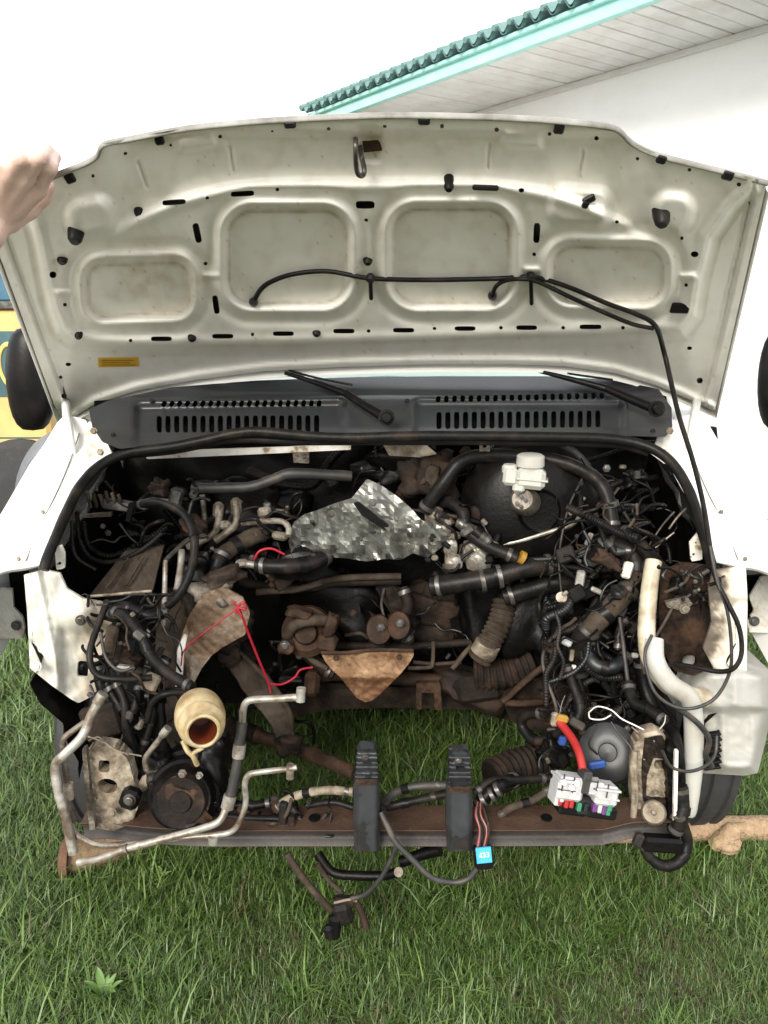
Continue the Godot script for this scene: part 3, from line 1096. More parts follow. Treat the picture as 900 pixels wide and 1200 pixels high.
	for q in [[89, 272, 9.5, 0.022], [775, 252, 10, 0.022], [163, 248, 6.5, 0.009], [431, 305, 6, 0.009], [526, 218, 6.5, 0.009], [73, 304, 6.5, 0.009], [225, 396, 5.5, 0.008], [371, 390, 5.5, 0.008], [92, 393, 5, 0.008]]:
		g = Geo.new()
		var at := hood_p(q[0], q[1], 0.0)
		lathe(g, at + hood_n * q[3], at - hood_n * 0.02, [[0.0, 0.1], [0.0, q[2] * 0.55], [0.15, q[2] * 0.85], [0.5, q[2]], [1.0, q[2]]], 20)
		add(g, "rubber_plug" if q[2] < 8 else "rubber_buffer", "rubber", o)
	# latch loop
	g = Geo.new()
	line = PackedVector3Array()
	for q in [[417, 163, 0.0], [416.5, 170, 0.03], [417, 190, 0.035], [419, 203, 0.035], [424, 206, 0.03], [427, 200, 0.025], [424, 185, 0.01], [421, 170, 0.0]]:
		line.append(hood_p(q[0], q[1], q[2]))
	tube(g, line, 3.0, 8, 5)
	add(g, "latch_loop", "steel", o)
	g = Geo.new()
	box(g, hood_p(436, 168, 0.001), Vector3(0.03, 0.025, 0.004), Basis.from_euler(Vector3(0.5, 0, 0.1)), 0.2)
	add(g, "latch_plate", "rust_brown", o)
	# yellow paper label
	g = Geo.new()
	var sticker := poly([[115, 419.5], [162, 419], [163, 429.5], [115.5, 430.5]])
	add(sheet(sticker, func(x, y): return hood_d(x, y, hood_h(x, y) + 0.0015), 6.0, 0.0008), "label", "sticker_yellow", o)
	for q in [[138, 422.5, 38], [136, 425.2, 34], [139, 427.8, 40]]:
		add(sheet(poly([[q[0] - q[2] / 2.0, q[1] - 0.5], [q[0] + q[2] / 2.0, q[1] - 0.5], [q[0] + q[2] / 2.0, q[1] + 0.5], [q[0] - q[2] / 2.0, q[1] + 0.5]]), func(x, y): return hood_d(x, y, hood_h(x, y) + 0.0028), 6.0, 0.0), "print", "print_brown", o)
	# hinges
	for s in [[[66, 402], [73, 440], [77, 470], [80, 500], [88, 548]], [[821, 388], [819, 430], [817, 466], [812, 500], [806, 545]]]:
		line = PackedVector3Array()
		for k in s.size():
			var q: Array = s[k]
			line.append(P(q[0], q[1], hood_d(q[0], q[1], -0.005) if k < 3 else 2.03 + 0.02 * (4 - k)))
		g = Geo.new()
		tube(g, line.slice(2), 5.0, 6, 5)
		add(g, "hinge_arm", "white_paint", van)
		g = Geo.new()
		tube(g, line.slice(0, 3), 1.8, 6, 5)
		add(g, "stay_rod", "steel", o)
		bolt("hinge_bolt", "hem_paint", s[2][0], s[2][1], -line[2].z / K - 0.02, 3.5, 4.0)


# ---------------------------------------------------------------- scuttle panel with its grilles, wipers
func cowl_d(x: float, y: float) -> float:
	var f := (y - 445.0) / 70.0
	var d := lerpf(2.27, 1.985, f)
	var dip := 0.0
	for q in [[281, 496, 250, 52, 10, -1, 0.045, 10.0], [608, 492, 250, 50, 10, 0, 0.045, 10.0]]:
		dip += q[6] * (1.0 - smoothstep(-q[7], 4.0, rrect(x, y, q)))
	d += dip
	d -= 0.025 * smoothstep(500.0, 514.0, y)
	d += 0.012 * exp(-pow((y - 462.0 - 3.0 * absf(x - 450.0) / 300.0) / 3.0, 2.0)) + 0.02 * exp(-pow((x - 455.0) / 60.0, 2.0)) * smoothstep(475.0, 500.0, y)
	return d


func cowl() -> void:
	var outline := poly([[104, 480], [125, 470], [200, 454], [300, 446], [420, 442], [520, 441], [640, 441], [720, 445], [772, 456], [787, 478], [788, 500], [780, 512], [700, 510], [560, 509], [470, 510], [440, 510], [380, 507], [320, 505], [270, 510], [220, 518], [170, 523], [140, 526], [120, 518], [108, 500]])
	var holes := []
	for k in 19:
		var x := 186.5 + k * 10.25
		holes.append(oval(x, 497.5 - 1.0 * k / 19.0, 6.2, 20, 0, 3.0))
		x = 514.5 + k * 10.35
		holes.append(oval(x, 493.0 - 2.0 * k / 19.0, 6.2, 20, 0, 3.0))
	for k in 21:
		holes.append(oval(192.0 + k * 9.1, 473.5 - 0.03 * k, 5.4, 8, 32 - k, 2.0))
		holes.append(oval(513.5 + k * 9.6, 468.0 - 4.0 * k / 21.0, 5.6, 8, 8 - k, 2.0))
	var o := add(sheet(outline, cowl_d, 2.2, 0.006, holes), "scuttle_panel", "cowl_plastic")
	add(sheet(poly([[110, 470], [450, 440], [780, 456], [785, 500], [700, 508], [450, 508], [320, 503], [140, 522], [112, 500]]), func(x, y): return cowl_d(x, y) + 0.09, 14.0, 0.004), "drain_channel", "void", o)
	# glass-side trim strip
	var g := Geo.new()
	tube(g, pts([[120, 478, 2.27], [200, 464, 2.29], [320, 458, 2.3], [450, 456.5, 2.3], [560, 457, 2.3], [680, 460, 2.28]]), 1.6, 6)
	add(g, "trim_strip", "rubber", o)
	for q in [[404, 474], [477, 470], [133, 510], [765, 505], [178, 470]]:
		bolt("screw", "black_plastic", q[0], q[1], cowl_d(q[0], q[1]) - 0.005, 2.2, 2.0, o)
	# wipers
	for w in [[[334, 437, 2.21], [372, 449, 2.18], [405, 461, 2.14], [432, 478, 2.07], [451, 489, 2.03]], [[628, 434, 2.21], [668, 444, 2.17], [710, 455, 2.13], [742, 469, 2.08], [767, 479, 2.04]]]:
		g = Geo.new()
		tube(g, pts(w.slice(2)), 4.6, 8, 6, 0.0, 6.0)
		var arm := add(g, "wiper", "black_plastic")
		g = Geo.new()
		tube(g, pts(w.slice(0, 3)), 2.2, 6, 6, 0.0, 4.6)
		add(g, "wiper_rod", "black_plastic", arm)
		g = Geo.new()
		tube(g, pts([[w[0][0] + 4, w[0][1] - 3, 2.22], [w[1][0], w[1][1] - 6, 2.2], [w[2][0] + 8, w[2][1] - 10, 2.18]]), 1.4, 6)
		add(g, "wiper_blade", "rubber", arm)
		bolt("wiper_pivot", "oily_black", w[4][0] + 2, w[4][1], w[4][2] - 0.02, 6.5, 10.0, arm)
	# rubber weatherstrip round the bay
	g = Geo.new()
	tube(g, pts([[51, 668, 1.63], [56, 652, 1.65], [66, 628, 1.7], [80, 596, 1.77], [95, 568, 1.84], [118, 545, 1.9], [150, 531, 1.93], [200, 524, 1.94], [240, 516, 1.945], [275, 508, 1.945], [305, 506, 1.945], [360, 511, 1.945], [410, 513, 1.945], [480, 511, 1.945], [560, 511, 1.945], [640, 512, 1.945], [710, 514, 1.94], [755, 522, 1.92], [785, 540, 1.88], [806, 572, 1.82], [818, 606, 1.75], [828, 640, 1.68], [834, 662, 1.64]]), 6.2, 10, 6, 0.05)
	add(g, "weatherstrip", "rubber")
	g = Geo.new()
	tube(g, pts([[140, 533, 1.95], [200, 528, 1.96], [275, 515, 1.965], [360, 517, 1.965], [560, 517, 1.965], [710, 520, 1.96], [760, 530, 1.94]]), 5.0, 8, 6)
	add(g, "weatherstrip_flange", "frame_black")


# ---------------------------------------------------------------- engine bay walls
func bay() -> void:
	plate("firewall", "oily_black", [[70, 500], [840, 500], [860, 700], [800, 812], [600, 830], [340, 830], [120, 812], [40, 700]], slope(450, 650, 2.36, 0, -0.02, 0.03, 4.0), 0.02, 14.0)
	for s in [-1.0, 1.0]:
		var g := Geo.new()
		var rows := []
		for j in 15:
			var row := PackedVector3Array()
			for i in 15:
				var y := lerpf(0.33, 0.99, i / 14.0)
				var z := lerpf(-1.5, -2.14, j / 14.0)
				row.append(Vector3(s * (0.74 + 0.03 * fast.get_noise_2d(y * 400, z * 400) - 0.05 * smoothstep(0.55, 0.4, y)), minf(y, 0.72 - 0.42 * (z + 1.5)), z))
			rows.append(row)
		g.rings(rows, false)
		add(g, "inner_wing", "oily_black")
	# subframe across the bottom of the bay
	plate("subframe", "rust_dark", [[335, 812], [380, 800], [470, 806], [560, 800], [640, 806], [720, 832], [735, 858], [640, 862], [600, 846], [560, 832], [460, 829], [380, 832], [345, 842]], slope(500, 820, 2.16, 0, 0.0, 0.02, 3.0), 0.05, 6.0)
	hose("subframe_tube", "rust_brown", 8, [[350, 796, 2.13], [400, 790, 2.13], [480, 796, 2.13], [560, 796, 2.13], [640, 790, 2.13]])
	plate("subframe_bracket", "rust_brown", [[488, 800], [516, 800], [518, 832], [509, 832], [509, 812], [494, 812], [494, 831], [487, 831]], slope(500, 815, 2.08, 0, 0, 0.01), 0.012, 3.0)
	# dark filling of cables and hoses at the back of the bay
	for k in 34:
		var x := rng.randf_range(140, 760)
		var y := rng.randf_range(535, 720)
		var q := []
		var a := rng.randf_range(-0.5, 0.5)
		for j in 4:
			q.append([x, y, 2.27 + rng.randf_range(-0.05, 0.02)])
			x += rng.randf_range(20, 60) * cos(a)
			y += rng.randf_range(10, 50) * sin(a) + rng.randf_range(-12, 12)
			a += rng.randf_range(-0.6, 0.6)
		hose("wiring_loom", ["oily_black", "rubber", "rubber", "frame_black"][k % 4], rng.randf_range(2.0, 6.0), q)
	for k in 18:
		var x := rng.randf_range(150, 720)
		block("bracket", ["oily_black", "rust_dark", "frame_black", "steel"][k % 4], x, rng.randf_range(540, 760), 2.25, rng.randf_range(12, 36), rng.randf_range(8, 26), 20, rng.randf_range(-25, 25), null, 0.2)


# ---------------------------------------------------------------- left of the bay
func left_side() -> void:
	# headlamp panel with its holes
	var hole := oval(97, 784, 13, 19, 4, 4.0)
	var scab := noise_map("scab", 6, 0.03, 31)
	var dirt := func(x: float, y: float) -> Color:
		var k := smoothstep(66.0, 112.0, x + 30.0 * scab.get_noise_2d(x * 0.5, y * 0.5)) * (0.7 + 0.5 * scab.get_noise_2d(x, y))
		k += 0.35 * smoothstep(0.3, 0.6, scab.get_noise_2d(x * 0.7 + 50, y * 0.7))
		return Color(0.84, 0.83, 0.77).lerp(Color(0.56, 0.46, 0.34), clampf(k, 0, 1)).lerp(Color(0.24, 0.17, 0.12), clampf(k * 2.0 - 1.3, 0, 0.85))
	var o := add(sheet(poly([[28, 674], [52, 668], [70, 672], [78, 690], [98, 702], [122, 706], [133, 716], [128, 745], [118, 770], [124, 800], [104, 818], [92, 824], [84, 820], [60, 803], [35, 783], [32, 720]]), func(x, y): return 1.66 + 0.0009 * (x - 30) - 0.03 * exp(-pow((x - 95) / 20.0, 2) - pow((y - 720) / 14.0, 2)) + 0.02 * smoothstep(66.0, 74.0, x) * smoothstep(730.0, 745.0, y) + 0.006 * fast.get_noise_2d(x, y) - 0.008 * exp(-pow((x - 0.2 * (y - 700) - 50) / 3.0, 2)), 3.0, 0.006, [oval(97, 784, 13, 19, 4, 4.0), oval(43, 780, 5, 5), oval(96, 727, 6, 6)], dirt), "headlamp_panel", "white_paint", van, "stained white panel where the headlamp was, on the left")
	bolt("nut", "worn_white", 43, 780, 1.655, 4, 3, o)
	bolt("nut", "steel", 95, 727, 1.64, 4.5, 4, o)
	plate("wing_tab", "worn_white", [[64, 642], [72, 638], [76, 648], [76, 666], [66, 668]], slope(70, 655, 1.72, 0, 0), 0.005, 3.0, null, [oval(70, 660, 4, 4)])
	o = plate("wing_bracket", "worn_white", [[-12, 688], [14, 690], [16, 712], [26, 722], [29, 735], [27, 749], [10, 748], [-10, 752]], slope(10, 720, 1.95, 0, 0, 0.01), 0.006, 4.0, null, [oval(19, 733, 6, 6)])
	bolt("nut", "steel", 19, 733, 1.94, 4, 3, o)
	plate("inner_arch", "oily_black", [[10, 672], [32, 670], [34, 760], [26, 724], [16, 712]], slope(20, 700, 2.0, 0, 0), 0.01, 5.0)
	# flat tray behind it
	o = plate("battery_tray", "dusty_brown", [[104, 699], [146, 646], [191, 640], [178, 692]], slope(150, 670, 1.86, 0, -0.28, 0.006), 0.012, 4.0)
	for q in [[[124, 690, 1.79], [150, 655, 1.885]], [[148, 686, 1.8], [168, 652, 1.89]]]:
		hose("tray_rib", "dusty_brown", 1.6, q, o)
	hose("tray_lip", "muddy_beige", 1.8, [[104, 699, 1.765], [140, 696, 1.765], [178, 692.5, 1.775]], o)
	hose("tray_lip", "dusty_brown", 1.5, [[178, 692.5, 1.775], [191, 640, 1.92]], o)
	# valve block with a comb of stubs
	o = block("valve_block", "steel", 140, 592, 2.02, 34, 12, 16, 8)
	for k in 6:
		hose("stub", ["alloy_dirty", "dusty_brown"][k % 2], 2.2, [[106 + k * 7.5, 594 - k * 0.3, 2.02], [104 + k * 7.5, 586, 2.0], [102 + k * 7.3, 576 + (k % 3) * 2, 1.99]], o)
	plate("bracket", "alloy_dirty", [[92, 604], [130, 600], [134, 605], [98, 607]], slope(110, 603, 2.0, 0, 0), 0.01, 4.0)
	plate("bracket", "black_plastic", [[150, 590], [158, 588], [152, 612], [147, 611]], slope(150, 600, 1.98, 0, 0), 0.01, 4.0)
	for q in [["pipe", "steel", 2.2, [[166, 588, 2.0], [178, 585, 1.98], [198, 586, 1.97]]],
		["hose", "rubber", 5.2, [[162, 592, 1.99], [185, 589, 1.9], [208, 597, 1.82], [222, 612, 1.78], [228, 635, 1.74], [224, 668, 1.72], [210, 697, 1.7], [190, 716, 1.7]]],
		["wiring_loom", "rubber", 3, [[90, 600, 2.0], [93, 632, 1.95], [108, 655, 1.92], [135, 658, 1.9], [165, 645, 1.92], [190, 625, 1.95]]],
		["wiring_loom", "oily_black", 4, [[97, 608, 2.02], [104, 640, 1.98], [128, 652, 1.96], [160, 640, 2.0], [196, 618, 2.05]]],
		["wiring_loom", "rubber", 2.4, [[84, 610, 1.9], [88, 650, 1.88], [112, 668, 1.88]]],
		["pipe", "alloy", 3.0, [[194, 657, 1.84], [193, 690, 1.8], [192, 734, 1.74]]],
		["pipe", "alloy", 4.0, [[213, 645, 1.86], [211, 668, 1.82], [207, 692, 1.78]]],
		["pipe", "steel", 3.0, [[194, 657, 1.86], [206, 645, 1.9], [222, 632, 1.94], [240, 628, 1.98]]]]:
		hose(q[0], q[1], q[2], q[3])
	# long rail running back, pale inner panel eaten by rust
	plate("chassis_rail", "dusty_brown", [[184, 700], [214, 690], [222, 720], [214, 770], [212, 800], [226, 860], [210, 905], [192, 900], [186, 840], [182, 760]], slope(200, 780, 1.86, 0, -0.1, 0.02, 3.0), 0.05, 5.0)
	o = plate("inner_panel", "rusty_white", [[206, 800], [207, 762], [214, 742], [221, 722], [238, 696], [262, 688], [284, 700], [293, 718], [287, 744], [262, 758], [248, 768], [236, 784], [228, 799], [216, 796]], func(x, y): return 1.83 + 0.0008 * (x - 210) + 0.04 * smoothstep(225.0, 212.0, x) + 0.012 * fast.get_noise_2d(x * 4, y * 4), 0.006, 4.0, null, [], "rust-stained pale inner panel with a torn lower edge")
	plate("panel_flange", "worn_white", [[205, 806], [208, 762], [215, 744], [219, 746], [215, 768], [213, 800]], slope(210, 780, 1.8, 0, 0), 0.008, 3.0, o)
	for q in [["casting", "alloy_dirty", 246, 694, 1.9, 40, 26, 30, 10], ["casting", "dusty_brown", 262, 678, 1.92, 44, 24, 30, -14], ["casting", "rust_dark", 232, 706, 1.9, 26, 30, 26, 0], ["casting", "oily_black", 232, 668, 1.96, 40, 40, 30, 0], ["casting", "rust_dark", 270, 732, 1.98, 50, 50, 30, 20]]:
		lump(q[0], q[1], q[2], q[3], q[4], q[5], q[6], q[7], q[8], 0.5)
	# knot of hoses above the compressor
	for q in [["hose", "rubber", 6.5, [[132, 716, 1.66], [150, 724, 1.63], [164, 742, 1.6], [178, 770, 1.57], [202, 792, 1.53], [226, 806, 1.5]]],
		["hose", "rubber", 4.0, [[126, 704, 1.7], [116, 730, 1.66], [106, 760, 1.62], [107, 780, 1.6], [118, 793, 1.58], [145, 796, 1.58], [178, 794, 1.6]]],
		["hose", "black_plastic", 8, [[128, 720, 1.72], [148, 712, 1.7], [176, 722, 1.68], [192, 716, 1.7]]],
		["hose", "rubber", 5, [[134, 796, 1.64], [146, 822, 1.62], [148, 852, 1.6], [156, 880, 1.6], [160, 908, 1.6]]],
		["hose", "rubber", 5, [[164, 800, 1.66], [158, 830, 1.62], [150, 850, 1.62], [152, 900, 1.62]]],
		["hose", "oily_black", 6, [[125, 800, 1.66], [140, 826, 1.64], [158, 846, 1.6]]],
		["wiring_loom", "grey_rubber", 2, [[118, 742, 1.62], [124, 770, 1.6], [140, 786, 1.58], [158, 782, 1.58]]],
		["hose", "rubber", 4, [[236, 814, 1.62], [200, 812, 1.6], [180, 822, 1.6], [172, 846, 1.6]]],
		["wire", "muddy_beige", 1.0, [[100, 862, 1.55], [122, 870, 1.53], [138, 880, 1.53], [166, 886, 1.54]]],
		["wire", "muddy_beige", 0.8, [[104, 868, 1.55], [116, 864, 1.54], [128, 876, 1.53], [150, 884, 1.53]]],
		["hose", "rubber", 4.5, [[178, 760, 1.7], [170, 800, 1.66], [178, 840, 1.64], [166, 880, 1.62]]],
		["hose", "dusty_brown", 4.5, [[142, 745, 1.7], [138, 775, 1.68], [146, 800, 1.68]]],
		["hose", "oily_black", 7, [[114, 775, 1.72], [120, 806, 1.7], [138, 840, 1.68], [132, 870, 1.66]]],
		["hose", "oily_black", 7, [[196, 770, 1.78], [182, 800, 1.74], [188, 850, 1.7], [180, 890, 1.68]]]]:
		hose(q[0], q[1], q[2], q[3])
	for q in [["clamp", "steel", 164, 744, 1.59, 14, 10, 14, 40], ["sensor", "alloy", 147, 783, 1.6, 20, 7, 10, 4], ["sensor", "grey_rubber", 152, 838, 1.58, 8, 10, 8, 10], ["bracket", "dusty_brown", 130, 752, 1.66, 14, 40, 10, 12], ["bracket", "alloy_dirty", 163, 848, 1.62, 10, 14, 10, 20], ["bracket", "muddy_beige", 172, 914, 1.58, 28, 16, 16, -36], ["plug", "oily_black", 153, 935, 1.52, 22, 24, 20, 20], ["bracket", "rust_dark", 120, 845, 1.64, 46, 40, 14, -15], ["bracket", "muddy_beige", 177, 800, 1.64, 18, 22, 10, 25]]:
		block(q[0], q[1], q[2], q[3], q[4], q[5], q[6], q[7], q[8], null, 0.25)
	bolt("bolt_head", "steel", 152, 937, 1.5, 5, 5)
	# pale lower pod with square and round holes
	o = plate("radiator_mount", "muddy_beige", [[102, 880], [116, 872], [136, 876], [150, 890], [158, 918], [162, 945], [154, 966], [132, 974], [112, 970], [104, 940]], func(x, y): return 1.53 + 0.0006 * absf(x - 130) + 0.012 * fast.get_noise_2d(x * 3, y * 3), 0.03, 4.0, null, [oval(122, 898, 13, 14, 0, 4.0), oval(126, 921, 24, 17, 10)], "mud-caked mounting on the left with a square hole")
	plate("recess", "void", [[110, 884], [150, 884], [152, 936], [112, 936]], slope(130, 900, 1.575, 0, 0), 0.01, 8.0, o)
	bolt("bolt_head", "muddy_beige", 131, 952, 1.515, 4, 3, o)
	plate("edge_strip", "alloy_dirty", [[96, 878], [101, 876], [106, 930], [112, 972], [105, 973], [100, 930]], slope(100, 920, 1.52, 0, 0), 0.012, 4.0, o)
	# compressor
	var g := Geo.new()
	var a := P(213, 937, 1.5)
	lathe(g, a, P(228, 905, 1.74), [[0.0, 0.1], [0.02, 24], [0.0, 33], [0.04, 36], [0.12, 38], [0.14, 42], [0.24, 43], [0.26, 40], [0.4, 41], [0.42, 46], [1.0, 44]], 36)
	o = add(g, "compressor", "oily_black", van, "dark oily compressor with a rust-brown face")
	g = Geo.new()
	lathe(g, a + Vector3(0, 0.002, 0.012), a - Vector3(0, 0.004, 0.01), [[0.0, 0.1], [0.0, 12], [0.3, 14], [0.2, 28], [1.0, 31]], 30)
	add(g, "clutch_plate", "rust_dark", o)
	lump("mud_cake", "rust_brown", 211, 944, 1.5, 52, 46, 10, 20, 0.7, o, 0.0)
	lump("casting", "oily_black", 246, 892, 1.6, 44, 60, 40, 10, 0.5, o)
	lump("casting", "oily_black", 186, 906, 1.6, 40, 50, 40, -20, 0.5, o)
	for k in 4:
		var an := TAU * k / 4.0 + 0.3
		bolt("bolt_head", "oily_black", 216 + cos(an) * 39, 930 + sin(an) * 37, 1.525, 3.5, 4, o)
	bolt("bolt_head", "alloy", 214, 906, 1.5, 3.5, 6, o)
	bolt("bolt_head", "alloy", 234, 908, 1.52, 3.0, 6, o)


# ---------------------------------------------------------------- middle of the bay
func middle() -> void:
	plate("scuttle_rail", "worn_white", [[170, 531], [240, 527], [330, 524], [411, 521], [411, 527], [330, 531], [240, 535], [172, 538]], slope(300, 528, 2.14, 0, 0), 0.01, 4.0)
	plate("bracket", "muddy_beige", [[449, 521], [500, 522], [512, 532], [492, 536], [456, 534]], slope(480, 528, 2.12, 0, 0), 0.012, 4.0)
	plate("bracket", "alloy_dirty", [[343, 530], [362, 530], [362, 543], [344, 542]], slope(350, 535, 2.14), 0.01, 4.0)
	plate("clip_bracket", "alloy_dirty", [[562, 518], [574, 518], [574, 529], [562, 529]], slope(568, 523, 2.02), 0.005, 3.0, null, [oval(568, 523, 5, 4, 0, 3.0)])
	for q in [["heater_pipe", "grey_rubber", 6.5, [[226, 572, 2.12], [262, 572, 2.1], [296, 570, 2.1], [325, 560, 2.1], [345, 555, 2.1], [412, 558, 2.12]]],
		["stud", "alloy_dirty", 3.2, [[237, 580, 2.1], [239, 596, 2.1], [240, 612, 2.1]]],
		["pipe", "alloy_dirty", 4.5, [[258, 596, 2.06], [256, 612, 2.04], [252, 624, 2.04], [240, 632, 2.04], [220, 640, 2.0]]],
		["pipe", "alloy_dirty", 4.5, [[277, 590, 2.06], [277, 612, 2.04], [266, 624, 2.03], [252, 634, 2.02]]],
		["pipe", "alloy", 3.6, [[284, 613, 2.05], [310, 611, 2.03], [330, 611, 2.0], [338, 618, 1.98], [338, 628, 1.96]]],
		["hose", "dusty_brown", 10, [[250, 668, 1.98], [262, 650, 2.0], [286, 634, 2.04], [312, 622, 2.08]]],
		["hose", "rust_dark", 9, [[256, 690, 1.95], [255, 664, 1.96], [262, 646, 1.98]]],
		["hose", "rubber", 7, [[318, 664, 1.98], [345, 662, 1.96], [376, 654, 1.98]]],
		["connector", "alloy", 4.5, [[278, 661, 1.96], [290, 661, 1.95], [302, 663, 1.95]]],
		["hose", "rubber", 9, [[300, 663, 1.95], [335, 664, 1.94], [365, 660, 1.96], [385, 650, 2.0]]],
		["wire", "red_cord", 1.6, [[298, 656, 1.98], [304, 646, 1.98], [318, 643, 1.99], [334, 650, 2.0]]],
		["rail", "rust_dark", 6, [[280, 682, 2.08], [340, 690, 2.1], [400, 682, 2.12], [470, 680, 2.12]]],
		["rail", "dusty_brown", 4, [[300, 694, 2.06], [350, 690, 2.08], [396, 678, 2.1], [470, 675, 2.1]]],
		["hose", "rust_dark", 7, [[472, 688, 2.08], [478, 710, 2.06], [470, 730, 2.06], [480, 752, 2.06]]],
		["link", "steel", 1.8, [[450, 690, 2.1], [447, 708, 2.06], [450, 722, 2.03]]],
		["steering_rod", "rust_dark", 4.6, [[330, 760, 2.1], [400, 757, 2.1], [480, 757, 2.1], [560, 752, 2.1]]],
		["brake_pipe", "dusty_brown", 2.4, [[478, 783, 2.02], [503, 782, 2.02], [507, 776, 2.02], [508, 752, 2.05]]],
		["brake_pipe", "dusty_brown", 2.4, [[484, 776, 2.04], [512, 778, 2.04], [540, 776, 2.05]]],
		["link", "dusty_brown", 3.2, [[530, 784, 2.04], [545, 765, 2.06], [562, 748, 2.1]]],
		["hose", "rust_dark", 8, [[392, 790, 2.02], [368, 774, 2.04], [350, 752, 2.06], [345, 738, 2.1]]],
		["cable", "dusty_brown", 3.5, [[384, 784, 2.0], [362, 770, 2.02], [352, 748, 2.05]]],
		["hose", "rubber", 8.5, [[497, 598, 2.05], [510, 580, 2.04], [524, 560, 2.04], [542, 540, 2.05], [575, 534, 2.06], [640, 538, 2.04], [680, 550, 2.0], [704, 568, 1.96], [714, 592, 1.93], [718, 622, 1.9]]],
		["hose", "rubber", 7.5, [[500, 592, 2.1], [525, 588, 2.06], [542, 600, 2.02], [548, 622, 1.99], [572, 640, 1.97], [606, 654, 1.95]]],
		["hose", "grey_rubber", 6, [[536, 612, 2.0], [556, 622, 1.98], [574, 636, 1.97]]],
		["radiator_hose", "rubber", 11.5, [[506, 688, 1.98], [545, 682, 1.96], [580, 676, 1.95], [615, 666, 1.95], [652, 660, 1.96]]],
		["radiator_hose", "rubber", 11, [[590, 700, 2.0], [625, 690, 2.0], [660, 682, 2.0], [690, 690, 2.0]]],
		["pipe", "alloy", 2.6, [[588, 638, 2.0], [612, 633, 1.99], [648, 622, 1.98], [670, 615, 1.97], [679, 605, 1.96], [680, 592, 1.96]]],
		["pipe_sleeve", "rubber", 3.6, [[680, 596, 1.955], [680, 580, 1.96]]],
		["wire", "grey_rubber", 1.4, [[683, 560, 2.0], [668, 590, 1.95], [660, 620, 1.92], [655, 655, 1.9], [658, 696, 1.88]]],
		["cable", "rubber", 2.4, [[570, 600, 2.02], [600, 606, 2.0], [632, 613, 1.99]]]]:
		hose(q[0], q[1], q[2], q[3])
	# rubbery cowl over the bellhousing hole
	plate("gearbox_cover", "black_plastic", [[318, 668], [332, 652], [352, 646], [380, 650], [386, 662], [372, 676], [340, 680], [322, 678]], func(x, y): return 1.97 + 0.00006 * pow(y - 660, 2) + 0.00001 * pow(x - 350, 2), 0.05, 4.0)
	for q in [["fitting", "alloy", 264, 615, 2.04, 14, 10, 12, 0], ["fitting", "alloy_dirty", 256, 598, 2.06, 12, 20, 12, 5], ["fitting", "alloy_dirty", 277, 594, 2.06, 12, 22, 12, -3], ["fitting", "alloy", 310, 600, 2.06, 16, 12, 10, -12], ["fitting", "alloy_dirty", 328, 628, 2.02, 18, 10, 10, 10], ["fitting", "alloy", 284, 660, 1.95, 14, 10, 10, -8], ["clamp", "steel", 548, 622, 1.975, 10, 18, 12, 60], ["bracket", "rust_brown", 366, 800, 2.08, 18, 30, 20, 5], ["bracket", "rust_dark", 560, 806, 2.1, 60, 34, 30, -8]]:
		block(q[0], q[1], q[2], q[3], q[4], q[5], q[6], q[7], q[8], null, 0.3)
	for q in [["casting", "rust_dark", 500, 560, 2.14, 60, 50, 40, 10], ["casting", "oily_black", 470, 545, 2.18, 80, 40, 40, 0], ["casting", "dusty_brown", 503, 558, 2.1, 20, 26, 20, 10], ["casting", "oily_black", 560, 720, 2.14, 60, 90, 60, 0], ["casting", "rust_dark", 500, 720, 2.2, 90, 60, 40, 0], ["casting", "oily_black", 390, 700, 2.2, 110, 70, 50, 0], ["casting", "oily_black", 300, 600, 2.2, 90, 60, 40, 0], ["casting", "oily_black", 640, 720, 2.1, 90, 110, 60, 20], ["casting", "rust_dark", 570, 806, 2.12, 90, 44, 40, 5], ["casting", "rust_dark", 420, 740, 2.16, 60, 40, 30, 0]]:
		lump(q[0], q[1], q[2], q[3], q[4], q[5], q[6], q[7], q[8], 0.6)
	# yellow band on the end of the hose and clamps
	var g := Geo.new()
	tube(g, pts([[609, 652, 1.945], [614, 654.5, 1.945]]), 7.9, 12, 3)
	add(g, "band", "amber_tape")
	for q in [[[563, 681, 1.955], [568, 680, 1.955], 14.2], [[583, 676, 1.95], [588, 675, 1.95], 14.2], [[714, 588, 1.93], [715.5, 594, 1.928], 10.5]]:
		g = Geo.new()
		tube(g, pts([q[0], q[1]]), q[2], 16, 2)
		add(g, "clamp", "steel")
	# crumpled foil shield
	var crease := FastNoiseLite.new()
	crease.noise_type = FastNoiseLite.TYPE_SIMPLEX
	crease.fractal_type = FastNoiseLite.FRACTAL_RIDGED
	crease.fractal_octaves = 3
	crease.fractal_gain = 0.6
	crease.frequency = 0.02
	crease.seed = 3
	var crush := FastNoiseLite.new()
	crush.noise_type = FastNoiseLite.TYPE_VALUE
	crush.frequency = 0.21
	crush.fractal_type = FastNoiseLite.FRACTAL_NONE
	var sg := sheet(poly([[342, 654], [338, 634], [344, 612], [356, 603], [372, 598], [392, 590], [412, 584], [420, 574], [430, 561], [447, 569], [466, 582], [482, 596], [494, 610], [508, 612], [522, 622], [526, 634], [514, 644], [500, 654], [484, 648], [470, 656], [450, 655], [430, 658], [404, 654], [384, 653], [368, 648], [352, 656]]), func(x, y): return 2.0 + (0.05 - 0.043 * smoothstep(622.0, 596.0, y - 0.35 * (x - 460.0) * smoothstep(470.0, 400.0, x))) * (crease.get_noise_2d(x, y) + 0.55 * crush.get_noise_2d(x, y)) + 0.02 * crease.get_noise_2d(x * 0.4 + 70, y * 0.4) - 0.03 * sin((x - 340) / 50.0) + 0.03 * smoothstep(600.0, 570.0, y) - 0.05 * exp(-pow((x - y + 190.0) / 14.0, 2)) * smoothstep(420.0, 440.0, x), 5.0, 0.002)
